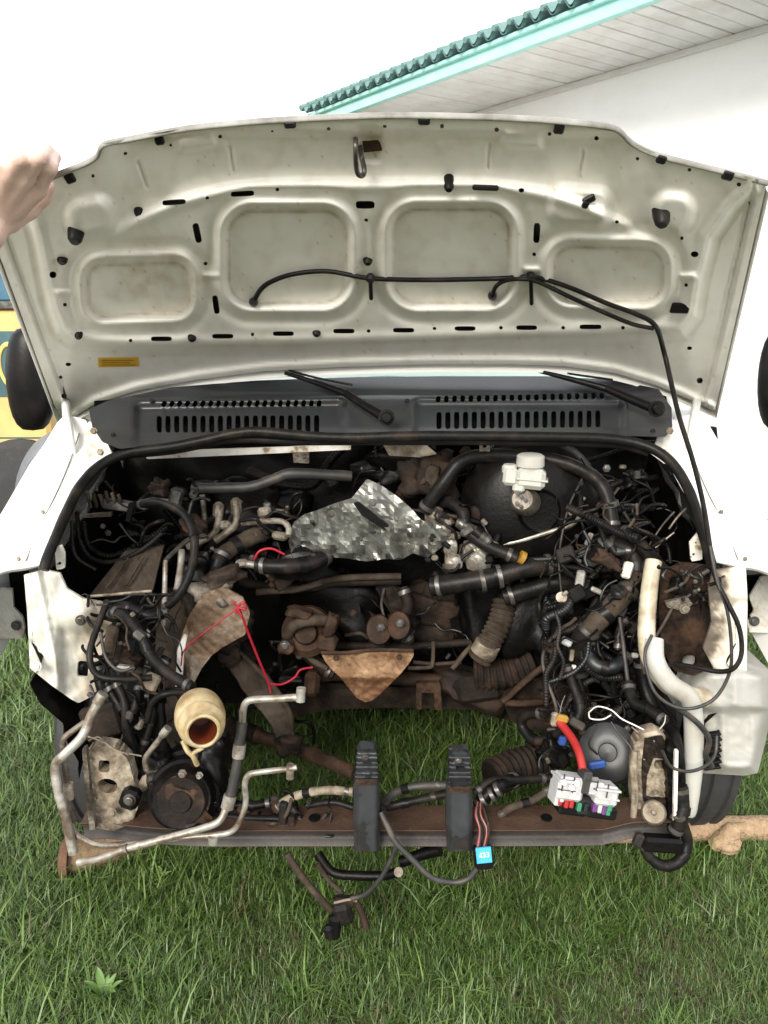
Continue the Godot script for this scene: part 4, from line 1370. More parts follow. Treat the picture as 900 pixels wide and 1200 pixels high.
	sg.facet()
	var shield := add(sg, "foil_heat_shield", "foil", van, "crumpled silver foil heat shield")
	plate("shield_rib", "black_plastic", [[414, 590], [420, 588], [456, 616], [452, 622], [424, 604]], slope(435, 605, 1.94, 0, 0), 0.008, 4.0, shield)
	for q in [[437, 589], [388, 602]]:
		bolt("nut", "steel", q[0], q[1], 1.945, 3.5, 4, shield)
	# pale alloy housings right of the shield
	for q in [[532, 660, 20, 14, 1.97, 3.0], [528, 642, 16, 18, 1.99, 2.0], [561, 656, 30, 26, 1.98, 3.0], [556, 642, 24, 10, 2.0, 2.0], [509, 606, 22, 24, 2.04, 1.0], [520, 622, 18, 14, 2.03, 1.0], [546, 650, 16, 18, 2.02, 1.0]]:
		plate("housing", "alloy" if q[5] > 1.5 else "alloy_dirty", Array(oval(q[0], q[1], q[2], q[3], 0, 2.0)).map(func(p): return [p.x, p.y]), func(x, y): return q[4] + 0.00012 * (pow(x - q[0], 2) + pow(y - q[1], 2)) + 0.01 * fast.get_noise_2d(x * 8, y * 8), 0.03, 2.5)
	for k in 14:
		block("fitting", ["alloy_dirty", "black_plastic", "steel", "alloy"][k % 4], rng.randf_range(505, 585), rng.randf_range(600, 668), 2.0 + rng.randf_range(-0.02, 0.05), rng.randf_range(5, 13), rng.randf_range(5, 13), 8, rng.randf_range(-40, 40), null, 0.3)
	# brake booster with its cylinder and fluid tank
	g = Geo.new()
	var a := P(628, 598, 2.03)
	lathe(g, a + Vector3(0, 0.01, 0.05), a + Vector3(0, -0.02, -0.22), [[0.0, 0.1], [0.0, 22], [0.05, 26], [0.1, 60], [0.22, 78], [0.36, 84], [0.4, 88], [0.46, 88], [0.5, 84], [1.0, 60]], 48)
	var booster := add(g, "brake_booster", "oily_black")
	g = Geo.new()
	lathe(g, P(612, 585, 1.88), P(622, 592, 2.02), [[0.0, 0.1], [0.0, 12], [0.1, 16], [0.5, 17], [0.52, 14], [1.0, 14]], 24)
	add(g, "master_cylinder", "alloy_dirty", booster)
	for k in 5:
		bolt("bolt_head", "steel", 606 + 5 * (k % 3), 578 + 4 * k, 1.87, 1.8, 2, booster)
	g = Geo.new()
	var u := unit(P(612, 560, 1.9))
	var tilt := Basis.from_euler(Vector3(deg_to_rad(-6), deg_to_rad(-12), deg_to_rad(-3)))
	box(g, P(622, 560, 1.9), Vector3(34, 24, 34) * u, tilt, 0.2)
	box(g, P(599, 558, 1.9), Vector3(18, 20, 24) * u, tilt, 0.2)
	box(g, P(608, 571, 1.89), Vector3(14, 10, 20) * u, tilt, 0.25)
	box(g, P(624, 561, 1.898), Vector3(36, 2.5, 36) * u, tilt, 0.3)
	var tank := add(g, "fluid_tank", "tank_plastic", van, "small white brake fluid tank")
	g = Geo.new()
	a = P(621, 552, 1.9)
	lathe(g, a, a + Vector3(0, 20 * u, 0), [[0.0, 14], [0.3, 14], [0.32, 16.5], [0.9, 16], [1.0, 13], [1.0, 0.1]], 24)
	add(g, "cap", "tank_plastic", tank)
	g = Geo.new()
	a = P(597, 553, 1.9)
	lathe(g, a, a + Vector3(0, 9 * u, 0), [[0.0, 9], [0.7, 9], [1.0, 7], [1.0, 0.1]], 16)
	add(g, "cap", "tank_plastic", tank)
	for q in [[633, 613], [641, 615]]:
		block("pipe_nut", "alloy", q[0], q[1], 1.98, 5, 9, 5, 5, null, 0.3)
	# engine mount drum
	g = Geo.new()
	lathe(g, P(358, 742, 1.98), P(364, 736, 2.14), [[0.0, 0.1], [0.0, 12], [0.1, 15], [0.1, 22], [0.2, 30], [0.5, 31], [0.55, 28], [1.0, 28]], 28)
	var mount := add(g, "engine_mount", "rust_brown")
	g = Geo.new()
	tube(g, pts([[336, 744, 1.99], [346, 732, 1.97], [366, 727, 1.97], [388, 728, 1.99]]), 7, 8)
	add(g, "strap", "dusty_brown", mount)
	for q in [[336, 757, 18, 16], [384, 752, 22, 18], [352, 718, 30, 12], [388, 732, 14, 24]]:
		lump("casting", "rust_brown", q[0], q[1], 1.98, q[2], q[3], 24, 15, 0.22, mount, 2.0)
	bolt("bolt_head", "steel", 334, 756, 1.955, 4, 4, mount)
	# pair of flanges on the rack
	for q in [[444, 738, 14, 18], [467, 733, 13, 16]]:
		g = Geo.new()
		lathe(g, P(q[0], q[1], 2.0), P(q[0], q[1], 2.03), [[0.0, 4], [0.0, q[2]], [0.3, q[2] + 1.5], [1.0, q[2] + 1.0]], 20, 1.2)
		add(g, "flange", "rust_brown")
		bolt("bolt_head", "steel", q[0] + 2, q[1] - 3, 1.985, 3.5, 4)
	plate("bracket", "rust_dark", [[440, 690], [462, 688], [484, 700], [488, 730], [478, 758], [462, 752], [458, 720]], slope(460, 720, 2.1, 0, 0, 0.02), 0.02, 5.0)
	# tan triangular plate
	var scale_ := noise_map("scab", 6, 0.03, 31)
	var worn := func(x: float, y: float) -> Color:
		var k := 0.5 + 0.9 * scale_.get_noise_2d(x * 0.9, y * 0.9)
		k += 0.55 * smoothstep(793.0, 797.0, y) + 0.5 * exp(-pow((y - 794.0) / 1.6, 2)) + 0.4 * smoothstep(0.3, 0.6, scale_.get_noise_2d(x * 3, y * 3))
		return Color(1, 0.98, 0.94).lerp(Color(0.42, 0.3, 0.22), clampf(k, 0, 1))
	var tri := [[376, 765], [390, 763], [405, 765.5], [420, 764], [440, 761], [470, 763], [484, 762], [485, 768], [479, 778], [470, 789], [462, 797], [445, 814], [436, 821], [428, 823], [418, 818], [398, 793], [388, 784], [381, 775]]
	var plate_ := add(sheet(poly(tri), func(x, y): return 1.93 + 0.02 * smoothstep(795.0, 770.0, y) - 0.014 * exp(-pow((y - 794.0 - 0.02 * (x - 430)) / 5.0, 2)) + 0.01 * fast.get_noise_2d(x * 2, y * 2) + 0.00001 * pow(x - 430, 2), 2.2, 0.006, [], worn), "shield_plate", "rust_tan", van, "tan rusty triangular plate hanging point down")
	g = Geo.new()
	tube(g, pts([[377, 765, 1.948], [405, 765, 1.945], [440, 761.5, 1.945], [484, 762.5, 1.97]]), 2.4, 8, 6, 0.3)
	add(g, "rolled_edge", "rust_brown", plate_)
	bolt("bolt_head", "rust_brown", 394, 771, 1.93, 2.6, 3, plate_)
	bolt("bolt_head", "rust_brown", 468, 770, 1.935, 2.6, 3, plate_)
	# gaiter on the right of the rack
	g = Geo.new()
	ribbed(g, pts([[592, 704, 2.08], [586, 728, 2.05], [572, 756, 2.02], [562, 772, 2.02]]), 15, 6, 0.14)
	add(g, "rack_gaiter", "dusty_brown")
	g = Geo.new()
	tube(g, pts([[572, 754, 2.01], [566, 766, 2.01]]), 15.5, 14, 2)
	add(g, "gaiter_band", "muddy_beige")
	hose("steering_shaft", "rust_dark", 8, [[595, 660, 2.1], [594, 684, 2.1], [590, 706, 2.08]])
	# control arms and drive shaft
	var arm := Geo.new()
	var spine := spline(pts([[268, 764, 2.0], [290, 788, 1.97], [312, 816, 1.95], [330, 842, 1.93], [338, 874, 1.93]]), 8)
	var arms := []
	for k in spine.size():
		var ring := PackedVector3Array()
		var f := float(k) / (spine.size() - 1)
		var w := lerpf(13.0, 20.0, sin(PI * clampf(f * 1.1, 0, 1))) * unit(spine[k])
		for s in [[-1.0, 0.1], [-0.9, 0.45], [-0.7, 0.5], [-0.55, 0.1], [0.5, 0.05], [0.65, 0.5], [0.9, 0.45], [1.0, 0.1], [0.9, -0.5], [-0.9, -0.5]]:
			ring.append(spine[k] + Vector3(0.8, 0.45, 0.0) * s[0] * w * (1.0 + 0.12 * fast.get_noise_3dv(spine[k] * 300)) + Vector3(0, 0.3, 0.9) * s[1] * 0.03)
		arms.append(ring)
	arm.rings(arms, true)
	add(arm, "control_arm", "dusty_brown")
	lump("ball_joint", "rust_dark", 338, 872, 1.92, 30, 26, 26, 0, 0.3)
	lump("arm_bush", "rust_dark", 268, 764, 1.98, 28, 30, 28, 0, 0.3)
	hose("drive_shaft", "rust_brown", 8.5, [[300, 862, 2.02], [340, 874, 1.98], [380, 890, 1.92], [416, 906, 1.86]], null, "", 0.2)
	hose("drive_shaft", "rust_dark", 11, [[270, 850, 2.1], [302, 862, 2.02]])
	plate("control_arm", "rust_dark", [[584, 816], [640, 772], [668, 764], [688, 800], [700, 850], [650, 866], [600, 846]], slope(640, 820, 2.1, 0, 0, 0.03, 3.0), 0.04, 5.0)
	hose("control_arm_edge", "rust_brown", 4, [[590, 822, 2.05], [618, 796, 2.04], [648, 774, 2.05]])
	hose("control_arm_edge", "rust_brown", 4, [[592, 824, 2.05], [620, 824, 2.05], [660, 820, 2.07]])
	g = Geo.new()
	ribbed(g, pts([[556, 790, 2.1], [590, 788, 2.09], [624, 776, 2.1]]), 20, 7, 0.12)
	add(g, "rack_gaiter", "rust_dark")


# ---------------------------------------------------------------- right of the bay
func right_side() -> void:
	# oily inner panel and white headlamp panel
	var scab := noise_map("scab", 6, 0.03, 31)
	var flake := func(x: float, y: float) -> Color:
		var k := smoothstep(868.0, 838.0, x + 0.1 * (y - 720) + 26.0 * scab.get_noise_2d(x * 0.7, y * 0.7))
		return Color(0.84, 0.83, 0.77).lerp(Color(0.5, 0.42, 0.32), clampf(k * 1.2, 0, 1)).lerp(Color(0.1, 0.08, 0.07), clampf(k * 2.4 - 1.5, 0, 0.95))
	add(sheet(poly([[836, 668], [874, 664], [876, 700], [875, 790], [860, 792], [838, 786], [824, 760], [834, 730], [830, 690]]), func(x, y): return 1.66 + 0.0004 * (860 - x) + 0.004 * fast.get_noise_2d(x, y) + 0.01 * smoothstep(846.0, 852.0, x) * smoothstep(700.0, 706.0, y), 3.0, 0.006, [oval(848, 676, 7, 4, -20)], flake), "headlamp_panel", "white_paint", van, "flaking white panel where the headlamp was, on the right")
	var mud := func(x: float, y: float) -> Color:
		return Color(0.16, 0.16, 0.16).lerp(Color(0.8, 0.78, 0.75), smoothstep(-0.25, 0.45, scab.get_noise_2d(x * 0.6 + 9, y * 0.6)))
	var o := add(sheet(poly([[774, 672], [800, 660], [836, 664], [838, 700], [832, 728], [838, 760], [836, 782], [812, 792], [790, 786], [776, 760], [772, 716]]), func(x, y): return 1.69 + 0.006 * fast.get_noise_2d(x * 0.7, y * 0.7) + 0.02 * exp(-pow((x - 808) / 12.0, 2) - pow((y - 776) / 12.0, 2)), 3.0, 0.01, [oval(808, 775, 17, 14, 0, 1.0)], mud), "lamp_backing", "rust_brown", van, "dirty black panel behind the missing right headlamp")
	for q in [[802, 713, 6]]:
		bolt("bracket_nut", "alloy_dirty", q[0], q[1], 1.65, q[2] * 0.7, 5, o)
	plate("bracket", "alloy_dirty", [[780, 706], [806, 700], [812, 708], [800, 716], [782, 712]], slope(795, 708, 1.66), 0.01, 3.0, o)
	plate("washer", "alloy_dirty", Array(oval(782, 689, 15, 11, -10)).map(func(p): return [p.x, p.y]), slope(782, 689, 1.7), 0.006, 2.5, o, [oval(782, 689, 6, 5)])
	plate("wing_tab", "worn_white", [[808, 636], [818, 624], [823, 630], [823, 656], [810, 658]], slope(815, 640, 1.74), 0.005, 3.0, null, [oval(813, 650, 4, 4), oval(816, 636, 4, 3)])
	var wb := plate("wing_bracket", "worn_white", [[878, 700], [892, 676], [915, 672], [916, 742], [878, 741], [876, 728], [884, 716]], slope(890, 720, 1.95, 0, 0, 0.01), 0.006, 4.0, null, [oval(884, 728, 6, 6)])
	bolt("nut", "steel", 884, 728, 1.94, 4, 3, wb)
	plate("inner_arch", "oily_black", [[874, 676], [894, 674], [886, 714], [876, 726]], slope(884, 700, 2.0, 0, 0), 0.01, 5.0)
	# hoses of the right half
	for q in [["radiator_hose", "rubber", 14, [[716, 640, 1.9], [736, 644, 1.87], [746, 664, 1.85], [740, 686, 1.84], [720, 706, 1.83], [700, 726, 1.82], [686, 744, 1.82], [678, 764, 1.84], [676, 790, 1.86]]],
		["hose", "dusty_brown", 12.5, [[740, 688, 1.83], [722, 706, 1.815], [702, 726, 1.805], [688, 742, 1.81]]],
		["hose", "rubber", 8, [[728, 622, 1.9], [744, 632, 1.86], [764, 654, 1.8], [784, 676, 1.74], [798, 688, 1.72]]],
		["hose", "grey_rubber", 5, [[702, 636, 1.9], [712, 636, 1.88], [722, 646, 1.86], [740, 645, 1.85]]],
		["hose", "rubber", 9, [[690, 660, 1.92], [702, 644, 1.9], [712, 638, 1.89]]],
		["hose", "rubber", 9, [[700, 640, 1.92], [730, 634, 1.9], [748, 646, 1.88], [752, 668, 1.86]]],
		["wiring_loom", "rubber", 4, [[600, 652, 1.98], [640, 660, 1.94], [676, 666, 1.92], [700, 672, 1.9]]],
		["wiring_loom", "grey_rubber", 2.4, [[622, 656, 1.95], [652, 654, 1.93], [680, 648, 1.92], [704, 640, 1.9]]],
		["wiring_loom", "slate", 2.6, [[630, 668, 1.95], [660, 660, 1.93], [684, 650, 1.92], [706, 642, 1.9]]],
		["wiring_loom", "rubber", 3, [[750, 612, 1.98], [724, 622, 1.95], [700, 632, 1.93], [672, 650, 1.92]]],
		["wiring_loom", "slate", 2.4, [[762, 612, 1.96], [740, 620, 1.94], [716, 628, 1.92]]],
		["wire", "alloy", 1.3, [[768, 642, 1.84], [780, 632, 1.84], [790, 624, 1.84]]],
		["wire", "alloy", 1.3, [[784, 620, 1.86], [794, 606, 1.87], [804, 596, 1.88]]],
		["wire", "steel", 1.3, [[760, 640, 1.86], [776, 616, 1.88], [790, 600, 1.9]]],
		["wire", "grey_rubber", 2.2, [[660, 740, 1.86], [645, 750, 1.82], [636, 770, 1.78], [640, 795, 1.74], [650, 822, 1.7], [654, 844, 1.66]]],
		["wiring_loom", "rubber", 4.5, [[700, 700, 1.9], [690, 720, 1.86], [672, 736, 1.84], [655, 742, 1.84]]],
		["hose", "slate", 8, [[690, 750, 1.82], [692, 772, 1.78], [704, 782, 1.76], [722, 780, 1.76], [736, 768, 1.78]]],
		["hose", "rubber", 4.5, [[734, 724, 1.82], [726, 740, 1.8], [724, 762, 1.78]]],
		["cable", "grey_rubber", 2.5, [[726, 724, 1.8], [730, 752, 1.76], [734, 786, 1.72], [738, 812, 1.7]]],
		["cable", "rubber", 3, [[770, 742, 1.7], [756, 762, 1.69], [752, 772, 1.68]]],
		["wire", "dusty_brown", 1.8, [[788, 712, 1.66], [776, 734, 1.65], [762, 756, 1.65], [752, 772, 1.66], [756, 790, 1.64]]],
		["hose", "rubber", 6, [[690, 830, 1.8], [668, 840, 1.78], [650, 862, 1.78], [628, 868, 1.8], [612, 852, 1.84], [616, 838, 1.84], [640, 836, 1.8]]],
		["hose", "rubber", 6, [[664, 780, 1.8], [672, 804, 1.76], [680, 830, 1.72], [672, 850, 1.7]]],
		["hose", "oily_black", 9, [[752, 770, 1.74], [756, 806, 1.72], [768, 834, 1.68], [784, 850, 1.62], [792, 880, 1.56], [794, 920, 1.54], [790, 968, 1.52]]],
		["hose", "rubber", 6.5, [[736, 800, 1.7], [742, 822, 1.66], [762, 832, 1.62], [780, 846, 1.58]]],
		["wire", "worn_white", 0.9, [[690, 835, 1.62], [700, 828, 1.6], [716, 832, 1.58], [728, 842, 1.57], [744, 850, 1.56], [760, 858, 1.55]]],
		["wire", "worn_white", 0.9, [[690, 835, 1.62], [692, 842, 1.6], [706, 843, 1.59], [716, 838, 1.58]]],
		["wire", "alloy", 0.9, [[740, 852, 1.56], [752, 860, 1.55], [768, 858, 1.55], [778, 848, 1.55], [780, 838, 1.56]]],
		["wire", "grey_rubber", 1.2, [[716, 846, 1.6], [726, 860, 1.58], [738, 874, 1.56], [742, 884, 1.55]]],
		["wire", "grey_rubber", 1.2, [[700, 850, 1.6], [690, 872, 1.6], [700, 884, 1.62]]],
		["wire", "steel", 0.8, [[656, 836, 1.66], [658, 826, 1.67], [662, 815, 1.68]]]]:
		hose(q[0], q[1], q[2], q[3])
	# crowd of cables, seeded
	for k in 46:
		var x := rng.randf_range(640, 770)
		var y := rng.randf_range(590, 830)
		var a := rng.randf_range(0.3, 2.6)
		var d := rng.randf_range(1.84, 2.06) - 0.0006 * maxf(0.0, y - 650)
		var q := []
		for j in 5:
			q.append([clampf(x, 640, 790), clampf(y, 560, 880), d])
			x += 24 * cos(a)
			y += 20 * sin(a)
			d += rng.randf_range(-0.03, 0.02)
			a += rng.randf_range(-0.8, 0.8)
		hose("wiring_loom", ["oily_black", "rubber", "black_plastic", "frame_black", "rubber", "slate"][k % 6], rng.randf_range(1.6, 5.5), q)
	for k in 22:
		block("connector", ["black_plastic", "oily_black", "frame_black", "black_plastic", "slate"][k % 5], rng.randf_range(650, 770), rng.randf_range(640, 850), rng.randf_range(1.8, 1.9), rng.randf_range(9, 22), rng.randf_range(8, 18), 10, rng.randf_range(-45, 45), null, 0.2)
	for q in [["connector", "alloy", 680, 678, 1.86, 10, 20, 8, 8], ["clip", "alloy", 699, 692, 1.85, 14, 6, 6, 25], ["clip", "alloy", 690, 632, 1.9, 6, 16, 5, 20], ["connector", "fuse_white", 664, 752, 1.8, 13, 9, 8, 25], ["clip", "muddy_beige", 670, 768, 1.8, 5, 14, 5, 6], ["clip", "worn_white", 672, 784, 1.79, 6, 10, 5, 10], ["connector", "worn_white", 735, 668, 1.82, 11, 20, 8, 14], ["connector", "alloy", 744, 768, 1.72, 8, 6, 6, 0], ["clip", "alloy", 800, 670, 1.72, 12, 8, 6, 30], ["clip", "dusty_brown", 808, 690, 1.7, 14, 6, 6, 45], ["connector", "grey_rubber", 676, 848, 1.62, 20, 10, 10, 30], ["connector", "blue", 659, 868, 1.64, 9, 11, 8, 10], ["connector", "blue", 700, 896, 1.56, 20, 9, 8, -10]]:
		block(q[0], q[1], q[2], q[3], q[4], q[5], q[6], q[7], q[8], null, 0.25)
	for k in 12:
		var x := 786.0 + rng.randf_range(-4, 34)
		var y := rng.randf_range(662, 702)
		hose("wire", ["grey_rubber", "rubber", "steel"][k % 3], 1.6, [[x, y, 1.7], [x + rng.randf_range(-8, 8), y + 8, 1.68], [x + rng.randf_range(-14, 14), y + rng.randf_range(8, 18), 1.69]])
	var g := Geo.new()
	lathe(g, P(658, 700, 1.86), P(658, 700, 1.88), [[0.0, 3], [0.0, 6.5], [1.0, 6.5]], 16)
	add(g, "eyelet", "alloy")
	# horn disc
	g = Geo.new()
	lathe(g, P(712, 882, 1.62), P(716, 876, 1.76), [[0.0, 0.1], [0.02, 10], [0.05, 11], [0.03, 22], [0.1, 34], [0.2, 38], [0.3, 38], [0.34, 30], [1.0, 26]], 32)
	add(g, "horn", "slate")
	# pod of the right rail
	o = plate("radiator_mount", "muddy_beige", [[744, 872], [752, 860], [768, 856], [784, 864], [793, 880], [795, 930], [790, 972], [764, 976], [746, 968], [741, 930]], func(x, y): return 1.53 + 0.0006 * absf(x - 768) + 0.012 * fast.get_noise_2d(x * 3, y * 3), 0.03, 3.5, null, [oval(774, 896, 15, 11, 0, 4.0), oval(767, 929, 10, 6, -8, 2.0)], "mud-caked mounting on the right with a round rubber seat")
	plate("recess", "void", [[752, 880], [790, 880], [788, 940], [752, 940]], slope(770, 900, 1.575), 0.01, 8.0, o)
	plate("side_strip", "oily_black", [[784, 862], [796, 880], [799, 930], [795, 978], [782, 978], [784, 930], [780, 890]], slope(790, 920, 1.515, 0, 0, 0.01), 0.03, 4.0, o)
	plate("oily_patch", "rust_dark", [[756, 866], [776, 862], [784, 880], [784, 890], [766, 888], [758, 910], [757, 934], [780, 936], [782, 952], [764, 938], [754, 940], [752, 900]], func(x, y): return 1.524 + 0.0006 * absf(x - 768) + 0.012 * fast.get_noise_2d(x * 3, y * 3), 0.004, 3.0, o, [])
	g = Geo.new()
	lathe(g, P(766, 952, 1.49), P(766, 952, 1.53), [[0.0, 2], [0.2, 4], [0.1, 8], [0.0, 12], [0.3, 14], [1.0, 15]], 24)
	add(g, "rubber_seat", "muddy_beige", o)
	plate("edge_strip", "worn_white", [[791, 880], [795, 880], [793, 976], [789, 976]], slope(792, 930, 1.5), 0.008, 4.0, o)
	hose("strap", "muddy_beige", 4, [[744, 880, 1.52], [742, 900, 1.51], [744, 930, 1.51], [742, 960, 1.52]], o)
	# washer tank with its long neck
	var body_poly := [[790, 826], [800, 800], [826, 780], [868, 776], [903, 786], [905, 830], [897, 870], [888, 906], [872, 909], [822, 906], [818, 880], [812, 850]]
	var rim := [poly(body_poly)]
	o = add(sheet(poly(body_poly), func(x, y): return 1.66 + 0.05 * pow(smoothstep(16.0, 0.0, Vector2(x, y).distance_to(near_edge(Vector2(x, y), rim))), 2.0) + 0.00002 * pow(x - 860, 2) - 0.03 * smoothstep(836.0, 828.0, y) + 0.012 * exp(-pow((x - 838) / 6.0, 2)) * smoothstep(834.0, 842.0, y) + 0.01 * smoothstep(850.0, 853.0, x) * smoothstep(880.0, 877.0, x) * smoothstep(836.0, 840.0, y) * smoothstep(898.0, 894.0, y) - 0.01 * exp(-pow((x - 862) / 5.0, 2)) * smoothstep(830.0, 826.0, y) + 0.02 * smoothstep(795.0, 780.0, y) + 0.03 * exp(-pow((x - 905.0) / 10.0, 2)) + 0.004 * fast.get_noise_2d(x, y), 3.0, 0.1), "washer_tank", "tank_plastic", van, "large white plastic washer tank")
	g = Geo.new()
	var neck := pts([[766, 658, 1.72], [763, 675, 1.7], [760, 700, 1.68], [758, 728, 1.66], [758, 752, 1.64], [763, 775, 1.62], [778, 798, 1.61], [800, 812, 1.62], [826, 818, 1.64]])
	tube(g, neck, 9.5, 14, 6, 0.04, 11)
	add(g, "filler_neck", "neck_plastic", o)
	g = Geo.new()
	tube(g, pts([[766, 750, 1.63], [768, 775, 1.6], [784, 800, 1.59], [806, 816, 1.6], [812, 836, 1.6], [813, 870, 1.59], [811, 910, 1.58], [806, 944, 1.57], [804, 950, 1.57]]), 11.5, 14, 6, 0.04, 11)
	add(g, "tank_leg", "tank_plastic", o)
	g = Geo.new()
	for k in 7:
		box(g, P(834 + (k % 2), 860 + k * 6.5, 1.64), Vector3(20, 3.4, 8) * unit(P(834, 880, 1.64)), Basis.from_euler(Vector3(0, 0, 0.15)), 0.3)
	tube(g, pts([[826, 856, 1.645], [824, 900, 1.645]]), 1.6, 6)
	tube(g, pts([[842, 856, 1.645], [841, 900, 1.645]]), 1.6, 6)
	add(g, "pump_grille", "black_plastic", o)


# ---------------------------------------------------------------- lower cross beam
func front_beam() -> void:
	# swept section: a shelf with a ribbed face below
	var path := [[96, 976, 1.58], [125, 975, 1.55], [170, 980, 1.52], [240, 984, 1.5], [330, 984, 1.5], [450, 984, 1.5], [560, 984, 1.5], [690, 983, 1.5], [712, 981, 1.5], [738, 975, 1.5], [765, 974, 1.5], [800, 974, 1.52]]
	var section := [[0.0, -12.5], [3.0, -15.0], [0.0, -10.5], [-3.0, -8.0], [-4.0, -2.0], [-3.0, 3.0], [2.0, 6.0], [0.0, 9.0], [-6.0, 14.0], [-16.0, 14.0], [-30.0, 11.0], [-32.0, -8.0], [-30.0, -11.0], [-20.0, -12.0], [-12.0, -14.0]]
	var line := spline(pts(path), 5)
	var rows := []
	for p in line:
		var u := unit(p)
		var ring := PackedVector3Array()
		for s in section:
			ring.append(p + Vector3(0, -s[1] * u * 1.05, s[0] * u * 1.6) + Vector3(0, 0.002, 0.002) * fast.get_noise_3dv(p * 200 + Vector3(s[0], s[1], 0)))
		rows.append(ring)
	var g := Geo.new()
	g.rings(rows, true)
	var tint := g.c
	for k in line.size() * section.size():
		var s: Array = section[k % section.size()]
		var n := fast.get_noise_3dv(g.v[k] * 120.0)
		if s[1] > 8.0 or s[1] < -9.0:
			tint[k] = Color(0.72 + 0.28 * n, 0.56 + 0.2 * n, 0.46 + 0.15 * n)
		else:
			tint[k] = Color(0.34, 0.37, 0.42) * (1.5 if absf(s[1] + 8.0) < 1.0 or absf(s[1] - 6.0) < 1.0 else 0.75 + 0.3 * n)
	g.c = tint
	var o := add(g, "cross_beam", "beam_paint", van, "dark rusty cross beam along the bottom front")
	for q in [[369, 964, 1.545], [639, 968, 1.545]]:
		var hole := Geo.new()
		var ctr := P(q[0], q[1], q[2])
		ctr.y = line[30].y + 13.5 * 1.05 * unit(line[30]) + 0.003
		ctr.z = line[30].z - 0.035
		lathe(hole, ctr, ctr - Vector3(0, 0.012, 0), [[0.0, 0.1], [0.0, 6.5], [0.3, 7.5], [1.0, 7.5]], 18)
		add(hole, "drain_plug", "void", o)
	# two uprights with stepped tops
	for k in 2:
		var x := 430.0 if k == 0 else 539.0
		var y := 916.0 if k == 0 else 925.0
		var w := 15.0 if k == 0 else 15.0
		var up := plate("upright", "upright_paint", [[x - w, y], [x + w - 1, y], [x + w, y + 40], [x + w, 997], [x - w, 998], [x - w - 1, y + 40]], func(a, b): return 1.455 + 0.02 * smoothstep(x - w + 4, x - w, a) + 0.02 * smoothstep(x + w - 4, x + w, a), 0.035, 3.0, o)
		var t := 878.0 if k == 0 else 882.0
		plate("upright_top", "upright_paint", [[x - w + 3, t + 4], [x - w + 7, t], [x + w - 6, t], [x + w - 3, t + 6], [x + w - 2, y + 1], [x - w + 1, y + 1]], func(a, b): return 1.475 + 0.01 * sin(b * 0.55), 0.03, 2.5, up, [oval(x, t + 18, 11, 5, 0, 2.0), oval(x + 1, y - 6, 8, 4)])
		bolt("bolt_head", "steel", x - 2, t + 9, 1.465, 3, 3, up)
		plate("rust_band", "rust_brown", [[x - w + 2, y - 2], [x + w - 3, y - 2], [x + w - 4, y + 4], [x - w + 3, y + 5]], slope(x, y, 1.45), 0.003, 4.0, up)
		plate("end_web", "oily_black", [[x - w + 2, t + 14], [x + w - 3, t + 14], [x + w - 4, t + 24], [x - w + 3, t + 24]], slope(x, y, 1.495), 0.004, 4.0, up)
	# stubs, hoses and looms lying along the beam
	for q in [["hose", "muddy_beige", 5, [[326, 946, 1.55], [335, 938, 1.55], [356, 930, 1.54], [385, 926, 1.53], [414, 928, 1.52]]],
		["hose", "rust_brown", 6, [[322, 936, 1.58], [324, 946, 1.56], [334, 952, 1.55], [346, 946, 1.55]]],
		["hose", "rubber", 4, [[360, 944, 1.55], [390, 940, 1.54], [414, 946, 1.53]]],
		["hose", "grey_rubber", 5, [[448, 942, 1.54], [462, 930, 1.53], [485, 922, 1.52], [524, 920, 1.52]]],
		["hose", "rubber", 5, [[446, 948, 1.54], [470, 942, 1.53], [524, 930, 1.54]]],
		["hose", "rubber", 4, [[240, 952, 1.56], [280, 958, 1.54], [330, 960, 1.53], [342, 968, 1.53]]],
		["hose", "oily_black", 5, [[250, 938, 1.58], [290, 944, 1.57], [322, 940, 1.57]]],
		["hose", "rubber", 3, [[268, 962, 1.54], [306, 968, 1.53], [344, 972, 1.53]]],
		["hose", "rubber", 5, [[556, 930, 1.54], [575, 916, 1.56], [610, 914, 1.58], [645, 912, 1.6]]],
		["hose", "dusty_brown", 4.5, [[585, 956, 1.55], [600, 946, 1.55], [624, 938, 1.56], [645, 924, 1.58]]],
		["hose", "oily_black", 8, [[560, 944, 1.54], [572, 930, 1.54], [588, 920, 1.56], [606, 912, 1.6]]],
		["hose", "rubber", 6.5, [[754, 986, 1.5], [760, 1003, 1.49], [776, 1014, 1.48], [792, 1012, 1.48], [802, 1000, 1.49], [805, 984, 1.5], [800, 966, 1.5], [796, 955, 1.5]]],
		["hose", "rubber", 8, [[790, 976, 1.5], [797, 962, 1.5], [800, 944, 1.51], [797, 920, 1.52]]]]:
		hose(q[0], q[1], q[2], q[3])
	for q in [["bracket", "frame_black", 332, 956, 1.53, 10, 34, 12, 4], ["bracket", "rust_dark", 342, 964, 1.52, 8, 18, 10, 0], ["bracket", "oily_black", 775, 988, 1.49, 46, 18, 18, 4], ["bracket", "frame_black", 748, 984, 1.48, 10, 16, 10, 20]]:
		block(q[0], q[1], q[2], q[3], q[4], q[5], q[6], q[7], q[8], null, 0.2)
	for q in [[566, 936], [577, 931], [583, 925]]:
		g = Geo.new()
		tube(g, pts([[q[0] - 2, q[1] + 1, 1.53], [q[0] + 2, q[1] - 1, 1.53]]), 8.6, 12, 2)
		add(g, "clamp", "steel")
	g = Geo.new()
	ribbed(g, pts([[576, 912, 1.76], [602, 900, 1.8], [634, 892, 1.84]]), 22, 8, 0.18)
	add(g, "shaft_gaiter", "rust_dark")


